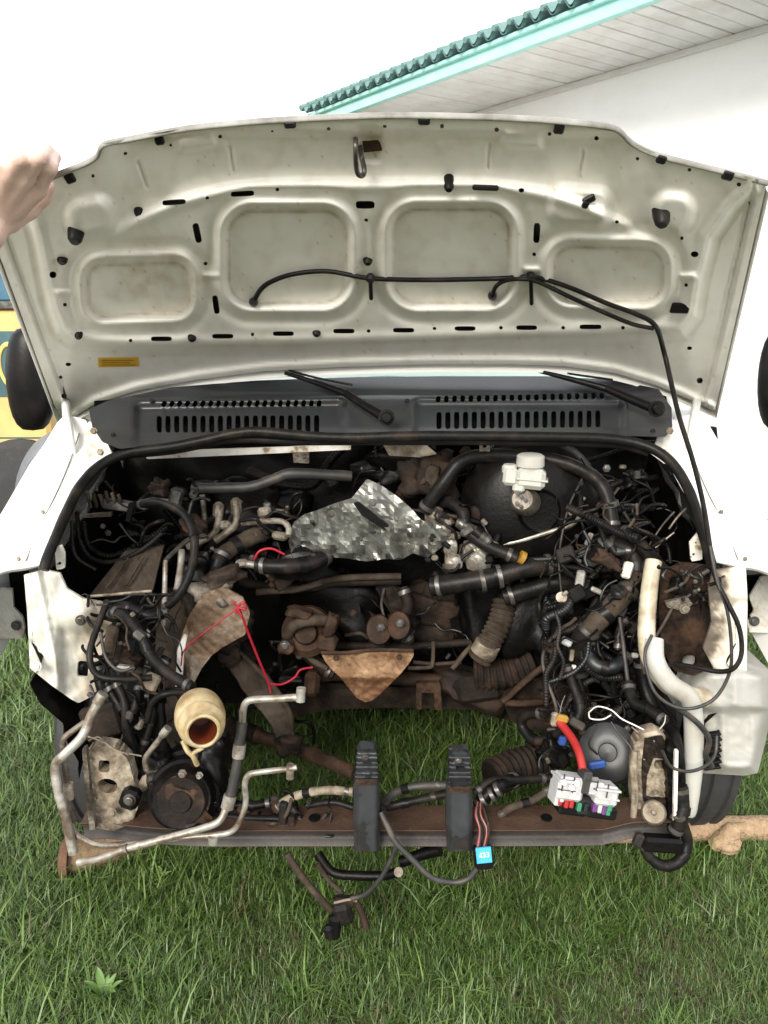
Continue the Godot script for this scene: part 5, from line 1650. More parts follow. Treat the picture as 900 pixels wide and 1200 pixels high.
# ---------------------------------------------------------------- small stuff: wires, clips, nuts
func clutter(lo: Vector2, hi: Vector2, d0: float, d1: float, wires: int, bits: int) -> void:
	for k in wires:
		var x := rng.randf_range(lo.x, hi.x)
		var y := rng.randf_range(lo.y, hi.y)
		var d := rng.randf_range(d0, d1)
		var a := rng.randf() * TAU
		var q := []
		for j in 5:
			q.append([clampf(x, lo.x - 8, hi.x + 8), clampf(y, lo.y - 8, hi.y + 8), d])
			var l := rng.randf_range(6, 18)
			x += l * cos(a)
			y += l * sin(a)
			d += rng.randf_range(-0.02, 0.02)
			a += rng.randf_range(-0.9, 0.9)
		hose("wire", ["rubber", "oily_black", "oily_black", "rubber", "rubber", "slate", "dusty_brown"][k % 7], rng.randf_range(0.7, 2.4), q)
	for k in bits:
		var x := rng.randf_range(lo.x, hi.x)
		var y := rng.randf_range(lo.y, hi.y)
		var d := rng.randf_range(d0, d1)
		var kind := k % 5
		if kind < 2:
			bolt("nut", ["steel", "frame_black", "rust_brown"][k % 3], x, y, d, rng.randf_range(1.4, 3.2), 3.0)
		elif kind == 2:
			block("clip", ["black_plastic", "alloy_dirty", "alloy", "rust_dark", "steel"][(k / 5) % 5], x, y, d, rng.randf_range(3, 10), rng.randf_range(3, 8), 5, rng.randf_range(-60, 60), null, 0.25)
		elif kind == 3:
			var g := Geo.new()
			var t := Vector2.from_angle(rng.randf() * TAU) * rng.randf_range(2, 5)
			tube(g, pts([[x - t.x, y - t.y, d], [x + t.x, y + t.y, d]]), rng.randf_range(2.0, 4.0), 10, 2)
			add(g, "connector", ["black_plastic", "grey_rubber", "oily_black", "alloy_dirty"][(k / 5) % 4])
		else:
			if k % 2 == 0:
				lump("casting", ["oily_black", "rust_dark", "rust_brown", "oily_black"][(k / 10) % 4], x, y, d + 0.02, rng.randf_range(14, 34), rng.randf_range(12, 28), 20, rng.randf_range(-40, 40), 0.6)
				continue
			var w := rng.randf_range(5, 11)
			var h := rng.randf_range(4, 9)
			var turn := rng.randf_range(-0.7, 0.7)
			var list := []
			for e in [[-1, -0.8], [0.2, -1], [1, -0.5], [0.9, 0.7], [0.1, 1], [-0.9, 0.8]]:
				var v := Vector2(e[0] * w, e[1] * h).rotated(turn)
				list.append([x + v.x, y + v.y])
			plate("bracket", ["rust_dark", "frame_black", "frame_black", "rust_dark", "rust_brown"][(k / 5) % 5], list, slope(x, y, d, rng.randf_range(-0.1, 0.1), rng.randf_range(-0.1, 0.1), 0.015), 0.006, 3.0, null, [oval(x, y, 4, 4)])


func small_stuff() -> void:
	clutter(Vector2(105, 705), Vector2(205, 870), 1.6, 1.72, 48, 34)
	clutter(Vector2(95, 570), Vector2(230, 640), 1.95, 2.1, 12, 16)
	clutter(Vector2(220, 585), Vector2(345, 700), 2.0, 2.12, 16, 44)
	clutter(Vector2(420, 525), Vector2(560, 600), 2.1, 2.24, 10, 22)
	clutter(Vector2(500, 600), Vector2(620, 680), 1.98, 2.08, 12, 30)
	clutter(Vector2(640, 600), Vector2(770, 840), 1.76, 1.9, 70, 36)
	clutter(Vector2(660, 545), Vector2(790, 640), 1.9, 2.1, 22, 14)
	clutter(Vector2(330, 690), Vector2(640, 770), 2.08, 2.24, 18, 40)
	clutter(Vector2(240, 935), Vector2(410, 972), 1.53, 1.56, 10, 14)
	clutter(Vector2(250, 760), Vector2(360, 880), 2.0, 2.12, 6, 16)
	clutter(Vector2(780, 665), Vector2(835, 712), 1.64, 1.7, 8, 14)
	clutter(Vector2(640, 840), Vector2(740, 900), 1.62, 1.75, 12, 14)


# ---------------------------------------------------------------- things that hang or lie loose
func loose_things() -> void:
	var t: Node3D
	var g: Geo
	# the log across the grass under the beam
	t = thing("log", "peeled brown log lying on the grass under the van's front beam", "log", Vector3(0, 0.06, -1.63))
	g = Geo.new()
	var line := PackedVector3Array()
	var radii := PackedFloat32Array()
	for k in 46:
		var f := k / 45.0
		var x := lerpf(-0.785, 1.62, f)
		line.append(Vector3(x, 0.045 + 0.008 * sin(x * 3.0) + 0.004 * fast.get_noise_1d(x * 300), -1.6 - 0.1 * smoothstep(0.0, 0.1, f) + 0.012 * sin(x * 4.0)))
		radii.append(lerpf(0.045, 0.032, smoothstep(0.0, 0.16, f)) * (1.0 + 0.12 * fast.get_noise_1d(x * 400 + 50)))
	sweep(g, line, radii, 18, true)
	var stain := g.c
	for k in stain.size():
		var n := dust.get_noise_3dv(g.v[k] * 1000.0)
		var f := smoothstep(-0.3, -0.6, g.v[k].x) * 0.6 + 0.5 * clampf(n + 0.1, 0.0, 1.0)
		stain[k] = Color(1, 1, 1).lerp(Color(0.34, 0.27, 0.21), clampf(f, 0, 1))
	g.c = stain
	add(g, "trunk", "bark", t)
	g = Geo.new()
	lathe(g, line[0] + Vector3(-0.004, 0, 0.004), line[0] + Vector3(0.02, 0, 0), [[0.0, 0.1], [0.1, 10], [0.0, 18], [0.3, 26], [1.0, 27]], 22)
	add(g, "cut_end", "cut_wood", t)
	g = Geo.new()
	var kn := P(852, 978, 1.84)
	tube(g, PackedVector3Array([kn + Vector3(0.0, -0.03, 0), kn + Vector3(0.0, 0.0, 0.005), kn + Vector3(0.015, 0.024, 0.01), kn + Vector3(0.03, 0.03, 0.012)]), 16, 10, 5, 0.5, 6)
	tube(g, PackedVector3Array([kn + Vector3(-0.03, -0.03, 0), kn + Vector3(-0.01, -0.005, 0.012), kn + Vector3(0.02, -0.01, 0.014)]), 11, 10, 5, 0.5, 7)
	add(g, "branch_stub", "bark", t)
	# filler cup
	t = thing("intake_pipe", "yellowed plastic ribbed pipe with an open round mouth, on a black hose", "pipe", P(236, 880, 1.44))
	g = Geo.new()
	var a := P(238, 858, 1.36)
	var b := P(232, 828, 1.5)
	lathe(g, a, b, [[0.75, 15.2], [0.2, 15.8], [0.02, 16.5], [0.0, 18.5], [0.02, 20.5], [0.12, 21.5], [0.16, 23], [0.22, 27], [0.3, 28.5], [0.36, 27], [0.42, 29.5], [0.55, 31], [0.62, 29.5], [0.7, 30.5], [0.85, 29], [0.95, 24], [1.0, 16], [1.06, 0.1]], 40, 1.0, false)
	add(g, "cup", "honey_plastic", t)
	g = Geo.new()
	lathe(g, a.lerp(b, 0.68), a.lerp(b, 0.74), [[0.0, 0.1], [0.0, 15.2], [1.0, 15.2]], 30)
	lathe(g, a.lerp(b, 0.035), a.lerp(b, 0.7), [[0.0, 15.6], [0.2, 14.8], [1.0, 14.2]], 30, 1.0, false)
	add(g, "inner_bore", "amber", t)
	g = Geo.new()
	tube(g, pts([[214, 868, 1.42], [220, 880, 1.41], [226, 886, 1.41], [231, 896, 1.42]]), 3.2, 8)
	tube(g, pts([[231, 896, 1.42], [226, 884, 1.41], [238, 876, 1.41]]), 2.6, 8)
	add(g, "drain_spout", "honey_plastic", t)
	# air conditioning pipes that hang at the front left
	t = thing("coolant_pipe", "long bent alloy pipe with a black hose section, ending beside the filler cup", "pipe", P(92, 1010, 1.46), "loose air conditioning pipes")
	for q in [["tube", "alloy", 5.6, [[119, 817, 1.5], [108, 836, 1.49], [102, 852, 1.48], [94, 866, 1.47], [76, 884, 1.46], [65, 897, 1.46], [68, 925, 1.45], [78, 962, 1.44], [86, 1000, 1.43]]],
		["tube", "alloy", 4.4, [[92, 1011, 1.43], [120, 1005, 1.42], [150, 994, 1.42], [200, 981, 1.42], [236, 971, 1.42], [256, 963, 1.42], [264, 950, 1.43], [268, 938, 1.44]]],
		["hose", "grey_rubber", 6.4, [[268, 940, 1.44], [274, 918, 1.45], [279, 890, 1.46], [281, 868, 1.47], [284, 846, 1.48]]],
		["tube", "alloy", 4.4, [[284, 848, 1.48], [285, 832, 1.48], [289, 823, 1.48], [298, 820, 1.48], [320, 819, 1.48], [350, 817, 1.48]]]]:
		hose(q[0], q[1], q[2], q[3], t, "", 0.04)
	for q in [["ferrule", "alloy", 6.8, [[114, 824, 1.498], [121, 813, 1.502]]], ["ferrule", "alloy", 7.6, [[266, 947, 1.435], [270, 932, 1.442]]], ["ferrule", "alloy", 7.4, [[279, 888, 1.46], [281, 872, 1.468]]], ["end_fitting", "alloy", 5.6, [[352, 822, 1.475], [353, 806, 1.48]]], ["ferrule", "alloy_dirty", 6.0, [[146, 996, 1.418], [150, 994.6, 1.418]]]]:
		g = Geo.new()
		tube(g, pts(q[3]), q[2], 12, 3, 0.05)
		add(g, q[0], q[1], t)
	t = thing("thin_coolant_pipe", "thin brown and silver bent pipe running along the beam below the thicker one", "pipe", P(84, 985, 1.46), "loose air conditioning pipes")
	for q in [["tube", "alloy_dirty", 3.6, [[100, 846, 1.5], [86, 856, 1.49], [75, 866, 1.48], [74, 882, 1.48], [78, 915, 1.48], [82, 950, 1.47], [88, 975, 1.45], [100, 984, 1.44], [114, 990, 1.43], [140, 990, 1.43], [172, 987, 1.43]]],
		["tube", "alloy", 3.6, [[172, 987, 1.43], [210, 982, 1.43], [255, 978, 1.43], [272, 974, 1.43], [282, 960, 1.43], [288, 940, 1.44], [287, 918, 1.44], [292, 908, 1.44], [304, 905, 1.44], [338, 901, 1.44]]]]:
		hose(q[0], q[1], q[2], q[3], t, "", 0.05)
	for q in [["end_fitting", "alloy", 4.6, [[340, 912, 1.435], [340, 896, 1.437]]], ["end_fitting", "alloy", 3.2, [[340, 901, 1.43], [348, 899, 1.43]]], ["sleeve", "muddy_beige", 5.6, [[80, 918, 1.478], [81, 936, 1.475]]], ["sleeve", "dusty_brown", 5.0, [[83, 950, 1.47], [86, 964, 1.46]]], ["clip", "alloy", 6.0, [[250, 980, 1.425], [250, 988, 1.425]]]]:
		g = Geo.new()
		tube(g, pts(q[3]), q[2], 10, 3, 0.05)
		add(g, q[0], q[1], t)
	t = thing("pressure_valve", "short bent alloy valve stub under the black hoses, left of the filler cup", "valve", P(172, 900, 1.55))
	hose("stem", "alloy_dirty", 3.4, [[194, 856, 1.53], [184, 870, 1.53], [173, 884, 1.53], [170, 892, 1.53], [172, 902, 1.53]], t)
	hose("cap", "alloy", 5.0, [[197, 853, 1.53], [190, 862, 1.53]], t)
	# red cord
	t = thing("red_cord", "thin red cord knotted and strung across the bay", "cord", P(282, 712, 1.86))
	for q in [[1.5, [[274, 705, 1.82], [282, 718, 1.82], [292, 745, 1.84], [304, 775, 1.86], [315, 801, 1.88]]], [1.4, [[315, 801, 1.88], [330, 802, 1.9], [345, 794, 1.92], [352, 785, 1.94], [366, 782, 1.96]]], [1.0, [[276, 714, 1.81], [258, 728, 1.8], [236, 744, 1.78], [216, 762, 1.77], [212, 780, 1.77]]], [1.6, [[275, 716, 1.81], [284, 706, 1.81], [288, 714, 1.81], [278, 712, 1.81], [283, 722, 1.81]]], [1.2, [[315, 801, 1.88], [317, 812, 1.88]]], [1.0, [[272, 704, 1.82], [280, 712, 1.81], [276, 720, 1.81]]]]:
		hose("strand", "red_cord", q[0], q[1], t)
	# fuse box on its red cable
	t = thing("fuse_box", "white fuse box with coloured fuses dangling from a thick red cable", "fuse box", P(684, 955, 1.5))
	var roll := Basis.from_euler(Vector3(deg_to_rad(-12), deg_to_rad(8), deg_to_rad(-12)))
	var u := unit(P(680, 930, 1.46))
	for q in [["housing", "fuse_white", 665, 921, 32, 28, 26], ["housing", "fuse_white", 694, 921, 22, 16, 22], ["housing", "fuse_white", 707, 929, 28, 24, 26], ["shoulder", "fuse_white", 651, 928, 8, 24, 24], ["centre_block", "grey_rubber", 684, 914, 10, 26, 22], ["centre_block", "slate", 683, 942, 20, 22, 20], ["ledge", "fuse_white", 662, 911, 24, 3, 30], ["ledge", "fuse_white", 708, 921, 30, 2.5, 29], ["ledge", "fuse_white", 706, 931, 30, 2, 29], ["base", "black_plastic", 668, 944, 34, 16, 22], ["base", "black_plastic", 702, 949, 36, 14, 22]]:
		g = Geo.new()
		box(g, P(q[2], q[3], 1.46), Vector3(q[4], q[5], q[6]) * u, roll, 0.14)
		add(g, q[0], q[1], t)
	for q in [[660, 917, 1.2, 20], [672, 920, 1.2, 18], [700, 921, 1.0, 12], [712, 927, 1.0, 16], [705, 935, 1.0, 14]]:
		g = Geo.new()
		box(g, P(q[0], q[1], 1.4365), Vector3(q[2], q[3], 2) * u, roll, 0.2)
		add(g, "seam", "grey_rubber", t)
	for q in [[664, 926, 22], [707, 926, 24], [694, 916, 16]]:
		g = Geo.new()
		box(g, P(q[0], q[1], 1.4365), Vector3(q[2], 1.2, 2) * u, roll, 0.2)
		add(g, "seam", "grey_rubber", t)
	for q in [["red", 656, 938], ["red", 663, 941], ["red", 669, 941], ["green", 678, 945], ["slate", 686, 946], ["violet", 696, 946], ["fuse_white", 702, 947], ["violet", 707, 949], ["green", 712, 950], ["fuse_white", 658, 934], ["green", 714, 945]]:
		g = Geo.new()
		box(g, P(q[1], q[2], 1.44), Vector3(5, 10, 8) * u, roll, 0.2)
		add(g, "fuse", q[0], t)
	for q in [[661, 917], [670, 923], [676, 918]]:
		g = Geo.new()
		lathe(g, P(q[0], q[1], 1.432), P(q[0], q[1], 1.45), [[0.0, 1.5], [0.0, 3.5], [1.0, 3.8]], 14)
		add(g, "terminal", "fuse_white", t)
	hose("cable", "red", 4.8, [[655, 846, 1.6], [662, 854, 1.58], [672, 868, 1.54], [679, 884, 1.5], [683, 902, 1.47]], t, "", 0.03)
	block("lug", "amber_tape", 659, 842, 1.6, 14, 9, 9, 15, t, 0.25)
	block("lug", "muddy_beige", 650, 843, 1.61, 9, 16, 9, 5, t, 0.25)
	# blue-labelled plug
	t = thing("wiring_plug", "black wiring plug with a bright blue label hanging below the beam", "plug", P(567, 1018, 1.46))
	block("housing", "black_plastic", 566, 1004, 1.45, 22, 26, 14, -6, t, 0.15)
	block("label", "sticker_blue", 567, 1002, 1.436, 18, 19, 3, -6, t, 0.1)
	var tm := TextMesh.new()
	tm.text = "433"
	var sf := SystemFont.new()
	sf.font_names = PackedStringArray(["Droid Sans"])
	tm.font = sf
	tm.font_size = 12
	tm.pixel_size = 0.0011
	tm.depth = 0.001
	var mi := MeshInstance3D.new()
	mi.name = "print"
	t.add_child(mi)
	mi.mesh = tm
	mi.material_override = M.print_white
	mi.position = P(567, 1002, 1.4325) - t.position
	mi.rotation_degrees = Vector3(-8, 0, 6)
	for k in 6:
		var x := 558.0 + k * 2.2
		hose("wire", ["pink", "rust_brown", "rubber"][k % 3], 1.5, [[560 + k, 940, 1.52], [x + rng.randf_range(-3, 6), 955, 1.48], [x + 5 + rng.randf_range(-4, 4), 972, 1.46], [560 + k * 2.4, 992, 1.45]], t)
	# dangling loom under the beam
	t = thing("dangling_harness", "muddy forked cable harness drooping under the beam onto the grass", "cable", P(450, 1060, 1.45))
	for q in [["cable", "grey_rubber", 3.6, [[446, 952, 1.47], [456, 972, 1.45], [464, 988, 1.44], [484, 1008, 1.43], [505, 1028, 1.42], [530, 1034, 1.42], [548, 1030, 1.42], [558, 1018, 1.44]]],
		["cable", "grey_rubber", 2.8, [[465, 990, 1.44], [456, 1012, 1.44], [444, 1032, 1.44], [428, 1048, 1.45], [412, 1053, 1.46]]],
		["cable", "dusty_brown", 4.2, [[336, 1000, 1.54], [350, 1022, 1.53], [366, 1042, 1.52], [382, 1060, 1.51], [390, 1068, 1.5]]],
		["cable", "oily_black", 5.5, [[372, 1000, 1.58], [390, 1022, 1.56], [420, 1026, 1.55], [450, 1026, 1.54], [466, 1022, 1.53]]],
		["cable", "oily_black", 7, [[470, 1010, 1.54], [498, 1000, 1.53], [516, 996, 1.52]]],
		["cable", "rust_brown", 4, [[412, 1050, 1.49], [422, 1066, 1.49], [430, 1088, 1.48]]],
		["cable", "dusty_brown", 3, [[372, 1012, 1.56], [384, 1030, 1.55], [402, 1048, 1.52]]],
		["cable", "muddy_beige", 1.8, [[392, 1058, 1.47], [410, 1054, 1.46], [418, 1056, 1.46]]]]:
		hose(q[0], q[1], q[2], q[3], t)
	for q in [["plug", "oily_black", 392, 1086, 1.46, 16, 30, 14, 8], ["plug", "rubber", 402, 1070, 1.47, 22, 26, 16, -14], ["plug", "rust_dark", 404, 1056, 1.48, 26, 12, 14, 4], ["plug", "black_plastic", 386, 1092, 1.45, 12, 18, 12, -10]]:
		block(q[0], q[1], q[2], q[3], q[4], q[5], q[6], q[7], q[8], t, 0.3)
	g = Geo.new()
	lathe(g, P(467, 1022, 1.5), P(468, 1022, 1.54), [[0.0, 1.5], [0.0, 5.5], [1.0, 5.0]], 12)
	add(g, "eyelet", "muddy_beige", t)
	# washer hose from the bonnet
	t = thing("washer_hose", "thin black washer hose clipped under the bonnet and looping to the right", "hose", hood_p(625, 326, 0.0))
	line = PackedVector3Array()
	for q in [[297, 354], [305, 340], [318, 330], [345, 321], [385, 318], [433, 326], [500, 328], [580, 326.5], [625, 325], [665, 336], [710, 355], [745, 368], [768, 382]]:
		line.append(hood_p(q[0], q[1], 0.012))
	var tail := pts([[778, 412, 1.98], [788, 455, 1.93], [797, 492, 1.86], [812, 540, 1.79], [824, 590, 1.71], [832, 640, 1.62], [838, 675, 1.57], [852, 705, 1.54], [866, 735, 1.52], [869, 765, 1.51], [860, 783, 1.51], [842, 787, 1.53], [815, 782, 1.56], [790, 778, 1.6]])
	line.append_array(tail)
	g = Geo.new()
	tube(g, line, 2.9, 8, 6)
	add(g, "main_hose", "rubber", t)
	line = PackedVector3Array()
	for q in [[577, 347], [581, 336], [592, 329], [612, 327], [632, 331], [670, 349], [712, 368], [742, 380], [766, 385]]:
		line.append(hood_p(q[0], q[1], 0.018))
	g = Geo.new()
	tube(g, line, 2.6, 8, 6)
	add(g, "branch_hose", "rubber", t)
	g = Geo.new()
	tube(g, pts([[832, 640, 1.6], [840, 680, 1.56], [852, 715, 1.54], [857, 755, 1.53], [855, 788, 1.53], [838, 818, 1.53], [812, 830, 1.53], [788, 827, 1.54], [768, 812, 1.55], [758, 786, 1.57], [756, 764, 1.59], [764, 744, 1.61]]), 2.0, 8, 6)
	add(g, "return_hose", "grey_rubber", t)
	g = Geo.new()
	tube(g, pts([[790, 827, 1.55], [806, 838, 1.55], [822, 852, 1.55], [831, 868, 1.56], [827, 886, 1.57], [834, 898, 1.58]]), 3.4, 8, 6)
	tube(g, pts([[776, 880, 1.5], [786, 898, 1.5], [806, 904, 1.5], [826, 898, 1.52], [838, 884, 1.55], [840, 862, 1.57]]), 2.0, 8, 6)
	add(g, "tank_hose", "grey_rubber", t)
	for q in [[297, 354], [577, 347]]:
		g = Geo.new()
		lathe(g, hood_p(q[0], q[1], 0.02), hood_p(q[0], q[1], -0.02), [[0.0, 0.1], [0.0, 4], [0.2, 5.5], [1.0, 5.5]], 14)
		add(g, "jet", "rubber", t)
	for q in [[434, 326, 350], [622, 324, 356]]:
		g = Geo.new()
		var c0 := hood_p(q[0], q[1], 0.012)
		box(g, c0, Vector3(10, 10, 12) * unit(c0), Basis.from_euler(Vector3(0.5, 0, 0)), 0.3)
		tube(g, PackedVector3Array([hood_p(q[0], q[1] + 2, 0.012), hood_p(q[0] + 1, q[2], 0.004)]), 2.4, 6, 3)
		add(g, "clip", "rubber", t)


# ---------------------------------------------------------------- the hand that holds the bonnet
func person() -> void:
	var t := thing("person", "bare forearm and left hand gripping the bonnet's upper left corner", "person", hood_p(-30, 300, 0.1))
	var H := func(x: float, y: float, lift: float) -> Vector3:
		return P(x, y, hood_d(x, y, 0.05 * pow(absf((x - 440) / 450.0), 3.0) + lift))
	var bones := []          # a, b, radius at a, radius at b (metres)
	var wrist: Vector3 = H.call(-4, 262, 0.075)
	var el: Vector3 = H.call(-150, 420, 0.22)
	bones.append([el, wrist.lerp(el, 0.35), 0.043, 0.034])
	bones.append([wrist.lerp(el, 0.35), wrist.lerp(el, 0.08), 0.034, 0.0255])
	bones.append([wrist.lerp(el, 0.08) + Vector3(0.004, 0.004, 0), wrist + Vector3(-0.004, 0.012, 0), 0.0255, 0.024])
	var roots := [H.call(44, 221, 0.05), H.call(27, 209, 0.056), H.call(8, 205, 0.056), H.call(-10, 210, 0.05)]
	var joints := [
		[[58, 196, 0.05], [62, 184, 0.02], [62, 192, -0.05], 0.0105],
		[[46, 184, 0.056], [52, 176, 0.02], [54, 186, -0.05], 0.0108],
		[[24, 186, 0.056], [30, 179, 0.018], [34, 190, -0.05], 0.0102],
		[[0, 194, 0.05], [8, 188, 0.015], [14, 198, -0.04], 0.009]]
	for k in 4:
		bones.append([wrist + Vector3(0.008 - 0.007 * k, 0.012, 0.0), roots[k], 0.02, 0.0145])
		var p: Vector3 = roots[k]
		var r: float = joints[k][3] * 1.12
		for j in 3:
			var q: Vector3 = H.call(joints[k][j][0], joints[k][j][1], joints[k][j][2])
			bones.append([p, q, r * (1.08 if j == 0 else 1.0), r * 0.94])
			p = q
			r *= 0.95
	# thumb under the edge, on the inside face
	var th := [H.call(10, 258, 0.06), H.call(34, 246, 0.042), H.call(50, 232, 0.028), H.call(58, 218, 0.02)]
	bones.append([wrist, th[0], 0.021, 0.0185])
	bones.append([th[0], th[1], 0.0185, 0.0145])
	bones.append([th[1], th[2], 0.0135, 0.0115])
	bones.append([th[2], th[3], 0.0115, 0.009])
	bones.append([th[0], roots[0], 0.014, 0.013])
	var g := Geo.new()
	nets(g, bones, 0.0038, 0.0055)
	var body_ := add(g, "hand", "skin", t)
	var sleeve := Geo.new()
	var arm := spline(PackedVector3Array([el.lerp(wrist, 0.12), el, el + Vector3(0.03, -0.03, 0.12), Vector3(-0.72, 1.2, -0.42), Vector3(-0.52, 1.24, -0.12)]), 6)
	var wide := PackedFloat32Array()
	for k in arm.size():
		wide.append(lerpf(0.052, 0.078, float(k) / (arm.size() - 1)) * (1.0 + 0.08 * fast.get_noise_3dv(arm[k] * 300.0)))
	sweep(sleeve, arm, wide, 20)
	add(sleeve, "sleeve", "arch_grey", t)
	tag(body_, "pale hand with its fingers hooked over the bonnet edge")


func nets(g: Geo, bones: Array, cell: float, blend: float) -> void:   # one skin round tapered bones
	var lo := Vector3.INF
	var hi := -Vector3.INF
	for b in bones:
		for k in 2:
			lo = lo.min(b[k] - Vector3.ONE * (b[2 + k] + cell * 3))
			hi = hi.max(b[k] + Vector3.ONE * (b[2 + k] + cell * 3))
	var n := Vector3i(((hi - lo) / cell).ceil()) + Vector3i.ONE
	var f := PackedFloat32Array()
	f.resize(n.x * n.y * n.z)
	f.fill(1.0)
	var acc := PackedFloat32Array()
	acc.resize(f.size())
	for b in bones:
		var a: Vector3 = b[0]
		var e: Vector3 = b[1]
		var d := e - a
		var l2 := d.length_squared()
		var m := Vector3.ONE * (maxf(b[2], b[3]) + blend * 2.5)
		var i0 := Vector3i(((a.min(e) - m - lo) / cell).floor()).clamp(Vector3i.ZERO, n - Vector3i.ONE)
		var i1 := Vector3i(((a.max(e) + m - lo) / cell).ceil()).clamp(Vector3i.ZERO, n - Vector3i.ONE)
		for z in range(i0.z, i1.z + 1):
			for y in range(i0.y, i1.y + 1):
				for x in range(i0.x, i1.x + 1):
					var p := lo + Vector3(x, y, z) * cell
					var s := clampf((p - a).dot(d) / l2, 0.0, 1.0)
					var dist := p.distance_to(a + d * s) - lerpf(b[2], b[3], s)
					acc[(z * n.y + y) * n.x + x] += exp(-dist / (blend * 0.42))
	for k in f.size():
		if acc[k] > 0.0:
			f[k] = -log(acc[k]) * blend * 0.42
	var id := {}
	var pv := PackedVector3Array()
	var pi := PackedInt32Array()
	var at := func(x: int, y: int, z: int) -> float: return f[(z * n.y + y) * n.x + x]
	for z in n.z - 1:
		for y in n.y - 1:
			for x in n.x - 1:
				var base := (z * n.y + y) * n.x + x
				var inside := 0
				for c in 8:
					if f[base + (c & 1) + (n.x if c & 2 else 0) + (n.x * n.y if c & 4 else 0)] < 0.0:
						inside += 1
				if inside == 0 or inside == 8:
					continue
				var sum := Vector3.ZERO
				var count := 0
				for c in 8:
					for axis in [1, 2, 4]:
						if c & axis:
							continue
						var v0 := f[base + (c & 1) + (n.x if c & 2 else 0) + (n.x * n.y if c & 4 else 0)]
						var c2: int = c | axis
						var v1 := f[base + (c2 & 1) + (n.x if c2 & 2 else 0) + (n.x * n.y if c2 & 4 else 0)]
						if (v0 < 0.0) == (v1 < 0.0):
							continue
						var s := v0 / (v0 - v1)
						sum += Vector3(c & 1, (c >> 1) & 1, (c >> 2) & 1).lerp(Vector3(c2 & 1, (c2 >> 1) & 1, (c2 >> 2) & 1), s)
						count += 1
				id[base] = pv.size()
				pv.append(lo + (Vector3(x, y, z) + sum / count) * cell)
	var step := [1, n.x, n.x * n.y]
	for base in id.keys():
		for axis in 3:
			var u: int = step[(axis + 1) % 3]
			var w: int = step[(axis + 2) % 3]
			if not (id.has(base - u) and id.has(base - w) and id.has(base - u - w)):
				continue
			var s0 := f[base] < 0.0
			if s0 == (f[base + step[axis]] < 0.0):
				continue
			var q := [id[base], id[base - u], id[base - u - w], id[base - w]]
			if not s0:
				q.reverse()
			pi.append_array([q[0], q[2], q[1], q[0], q[3], q[2]])
	g.patch(pv, pi)


# ---------------------------------------------------------------- lawn
func tuft(blades: int, tall: float, spread_: float, wide: float, seed_: int) -> ArrayMesh:
	var r := RandomNumberGenerator.new()
	r.seed = seed_
	var g := Geo.new()
	for k in blades:
		var an := r.randf() * TAU
		var at := Vector3(cos(an), 0, sin(an)) * spread_ * sqrt(r.randf())
		var lean := Vector3(r.randf_range(-1, 1), 0, r.randf_range(-1, 1)) * (0.7 if r.randf() < 0.55 else 1.7)
		var h := tall * r.randf_range(0.45, 1.15)
		var side := Vector3(lean.z, 0, -lean.x).normalized() * wide * r.randf_range(0.6, 1.2)
		var pv := PackedVector3Array()
		var pc := PackedColorArray()
		var tone := r.randf_range(0.75, 1.25)
		for j in 4:
			var f := j / 3.0
			var c := at + Vector3.UP * h * (f - 0.36 * f * f * minf(lean.length(), 1.5)) + lean * h * f * f
			var w := side * (1.0 - f * f * 0.95)
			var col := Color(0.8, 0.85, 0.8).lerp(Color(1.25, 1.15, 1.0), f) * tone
			col.a = 1
			pv.append_array([c - w, c + w])
			pc.append_array([col, col])
		g.patch(pv, PackedInt32Array([0, 1, 3, 0, 3, 2, 2, 3, 5, 2, 5, 4, 4, 5, 7, 4, 7, 6]), pc)
	var nn := g.n
	for k in nn.size():
		nn[k] = (nn[k] * signf(nn[k].y + 1e-6) + Vector3.UP * 0.7).normalized()
	g.n = nn
	return g.mesh(Vector3.ZERO)


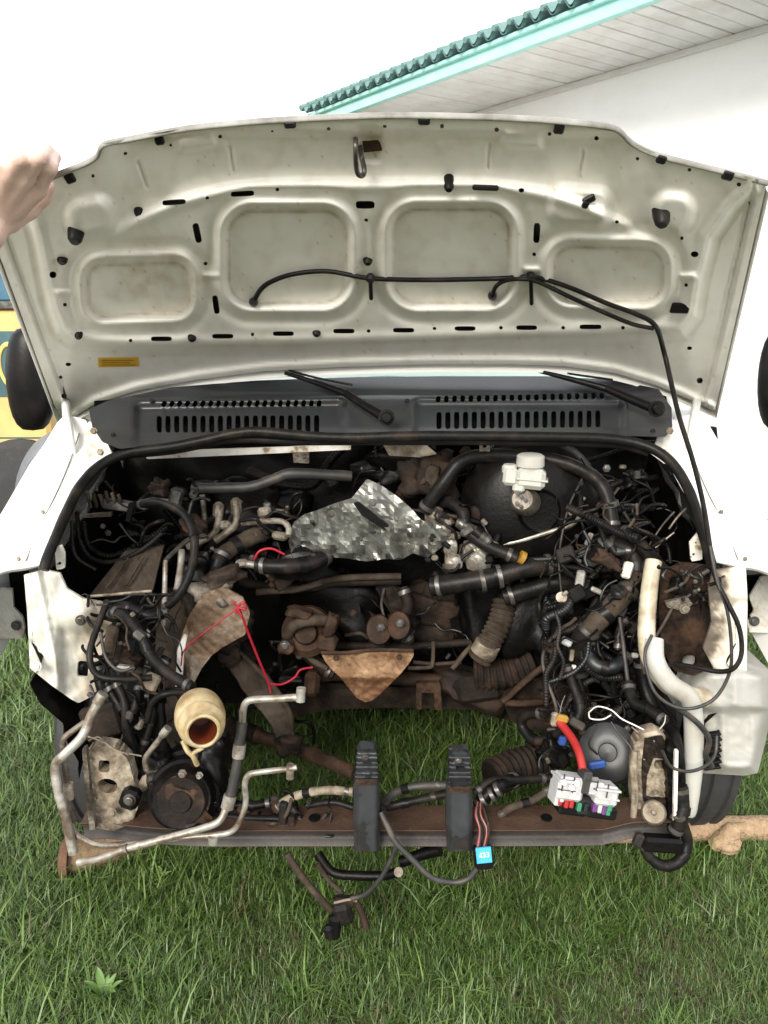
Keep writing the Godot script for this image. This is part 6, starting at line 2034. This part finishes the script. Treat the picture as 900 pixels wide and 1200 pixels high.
func lawn() -> void:
	var dry := noise_map("dry", 3, 0.9, 21)
	var tier := 0
	var turf := Node3D.new()
	turf.name = "grass"
	add_child(turf)
	tag(turf, "green lawn grass with dry blades, worn patches and long tufts", "grass", "", "stuff")
	for q in [[-1.5, 1.5, -2.15, -0.75, 40000, 0.056, 0.04, 0.0016, 10], [-2.2, 2.2, -4.2, -2.15, 20000, 0.07, 0.06, 0.0023, 9], [-9.0, 9.0, -14.0, -4.2, 14000, 0.1, 0.16, 0.006, 12], [-1.5, 1.5, -2.3, -0.75, 2200, 0.1, 0.02, 0.0024, 5], [-1.5, 1.5, -2.6, -0.75, 1500, 0.09, 0.05, 0.0016, 4]]:
		for variant in 2:
			var mm := MultiMesh.new()
			mm.transform_format = MultiMesh.TRANSFORM_3D
			mm.use_colors = true
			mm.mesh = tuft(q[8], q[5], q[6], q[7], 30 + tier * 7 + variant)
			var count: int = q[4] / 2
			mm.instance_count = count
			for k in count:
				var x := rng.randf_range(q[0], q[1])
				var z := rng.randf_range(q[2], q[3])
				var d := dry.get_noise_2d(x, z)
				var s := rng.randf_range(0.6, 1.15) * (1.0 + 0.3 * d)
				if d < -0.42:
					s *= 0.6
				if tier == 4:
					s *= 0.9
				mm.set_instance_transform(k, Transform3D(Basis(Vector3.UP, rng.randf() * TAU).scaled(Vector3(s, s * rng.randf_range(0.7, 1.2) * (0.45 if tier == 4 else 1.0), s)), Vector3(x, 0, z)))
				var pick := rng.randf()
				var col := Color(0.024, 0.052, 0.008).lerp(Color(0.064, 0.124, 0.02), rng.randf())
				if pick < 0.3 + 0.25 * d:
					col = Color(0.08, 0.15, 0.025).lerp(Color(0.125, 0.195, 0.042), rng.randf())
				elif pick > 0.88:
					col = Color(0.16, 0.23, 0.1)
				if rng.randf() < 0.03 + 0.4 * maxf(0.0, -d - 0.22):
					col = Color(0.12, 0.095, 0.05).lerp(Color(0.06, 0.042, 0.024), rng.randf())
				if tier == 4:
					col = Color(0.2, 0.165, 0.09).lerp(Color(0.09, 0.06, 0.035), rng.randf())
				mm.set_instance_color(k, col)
			var mi := MultiMeshInstance3D.new()
			mi.name = numbered("blades", turf)
			turf.add_child(mi)
			mi.set_meta("kind", "stuff")
			mi.multimesh = mm
			mi.material_override = M.blade
		tier += 1
	# broad-leaved weeds
	var spots := [[124, 1182, 0.04, "pale green weed with upright leaves at the bottom left corner of the lawn"], [192, 1040, 0.022, "small weed in the grass below the left end of the beam"], [604, 868, 0.03, "small pale weed in the shaded grass behind the beam"]]
	for s in spots:
		var at := G(s[0], s[1], 0.0)
		var t := thing("weed", s[3], "weed", at, "weeds in the lawn")
		for k in 8:
			var g := Geo.new()
			var an := TAU * k / 8.0 + rng.randf_range(-0.3, 0.3)
			var out := Vector3(cos(an), 0, sin(an))
			var l: float = s[2] * rng.randf_range(0.8, 1.4)
			var rows := []
			for j in 6:
				var f := j / 5.0
				var c := at + out * l * f * 0.8 + Vector3.UP * (0.025 + l * (1.5 * f - 0.7 * f * f))
				var w := Vector3(-out.z, 0, out.x) * l * 0.15 * sin(PI * clampf(f * 0.9 + 0.08, 0, 1))
				rows.append(PackedVector3Array([c - w, c - Vector3.UP * 0.003, c + w]))
			g.rings(rows, false)
			g.c.fill(Color(0.085, 0.16, 0.035))
			add(g, "leaf", "leaf", t)
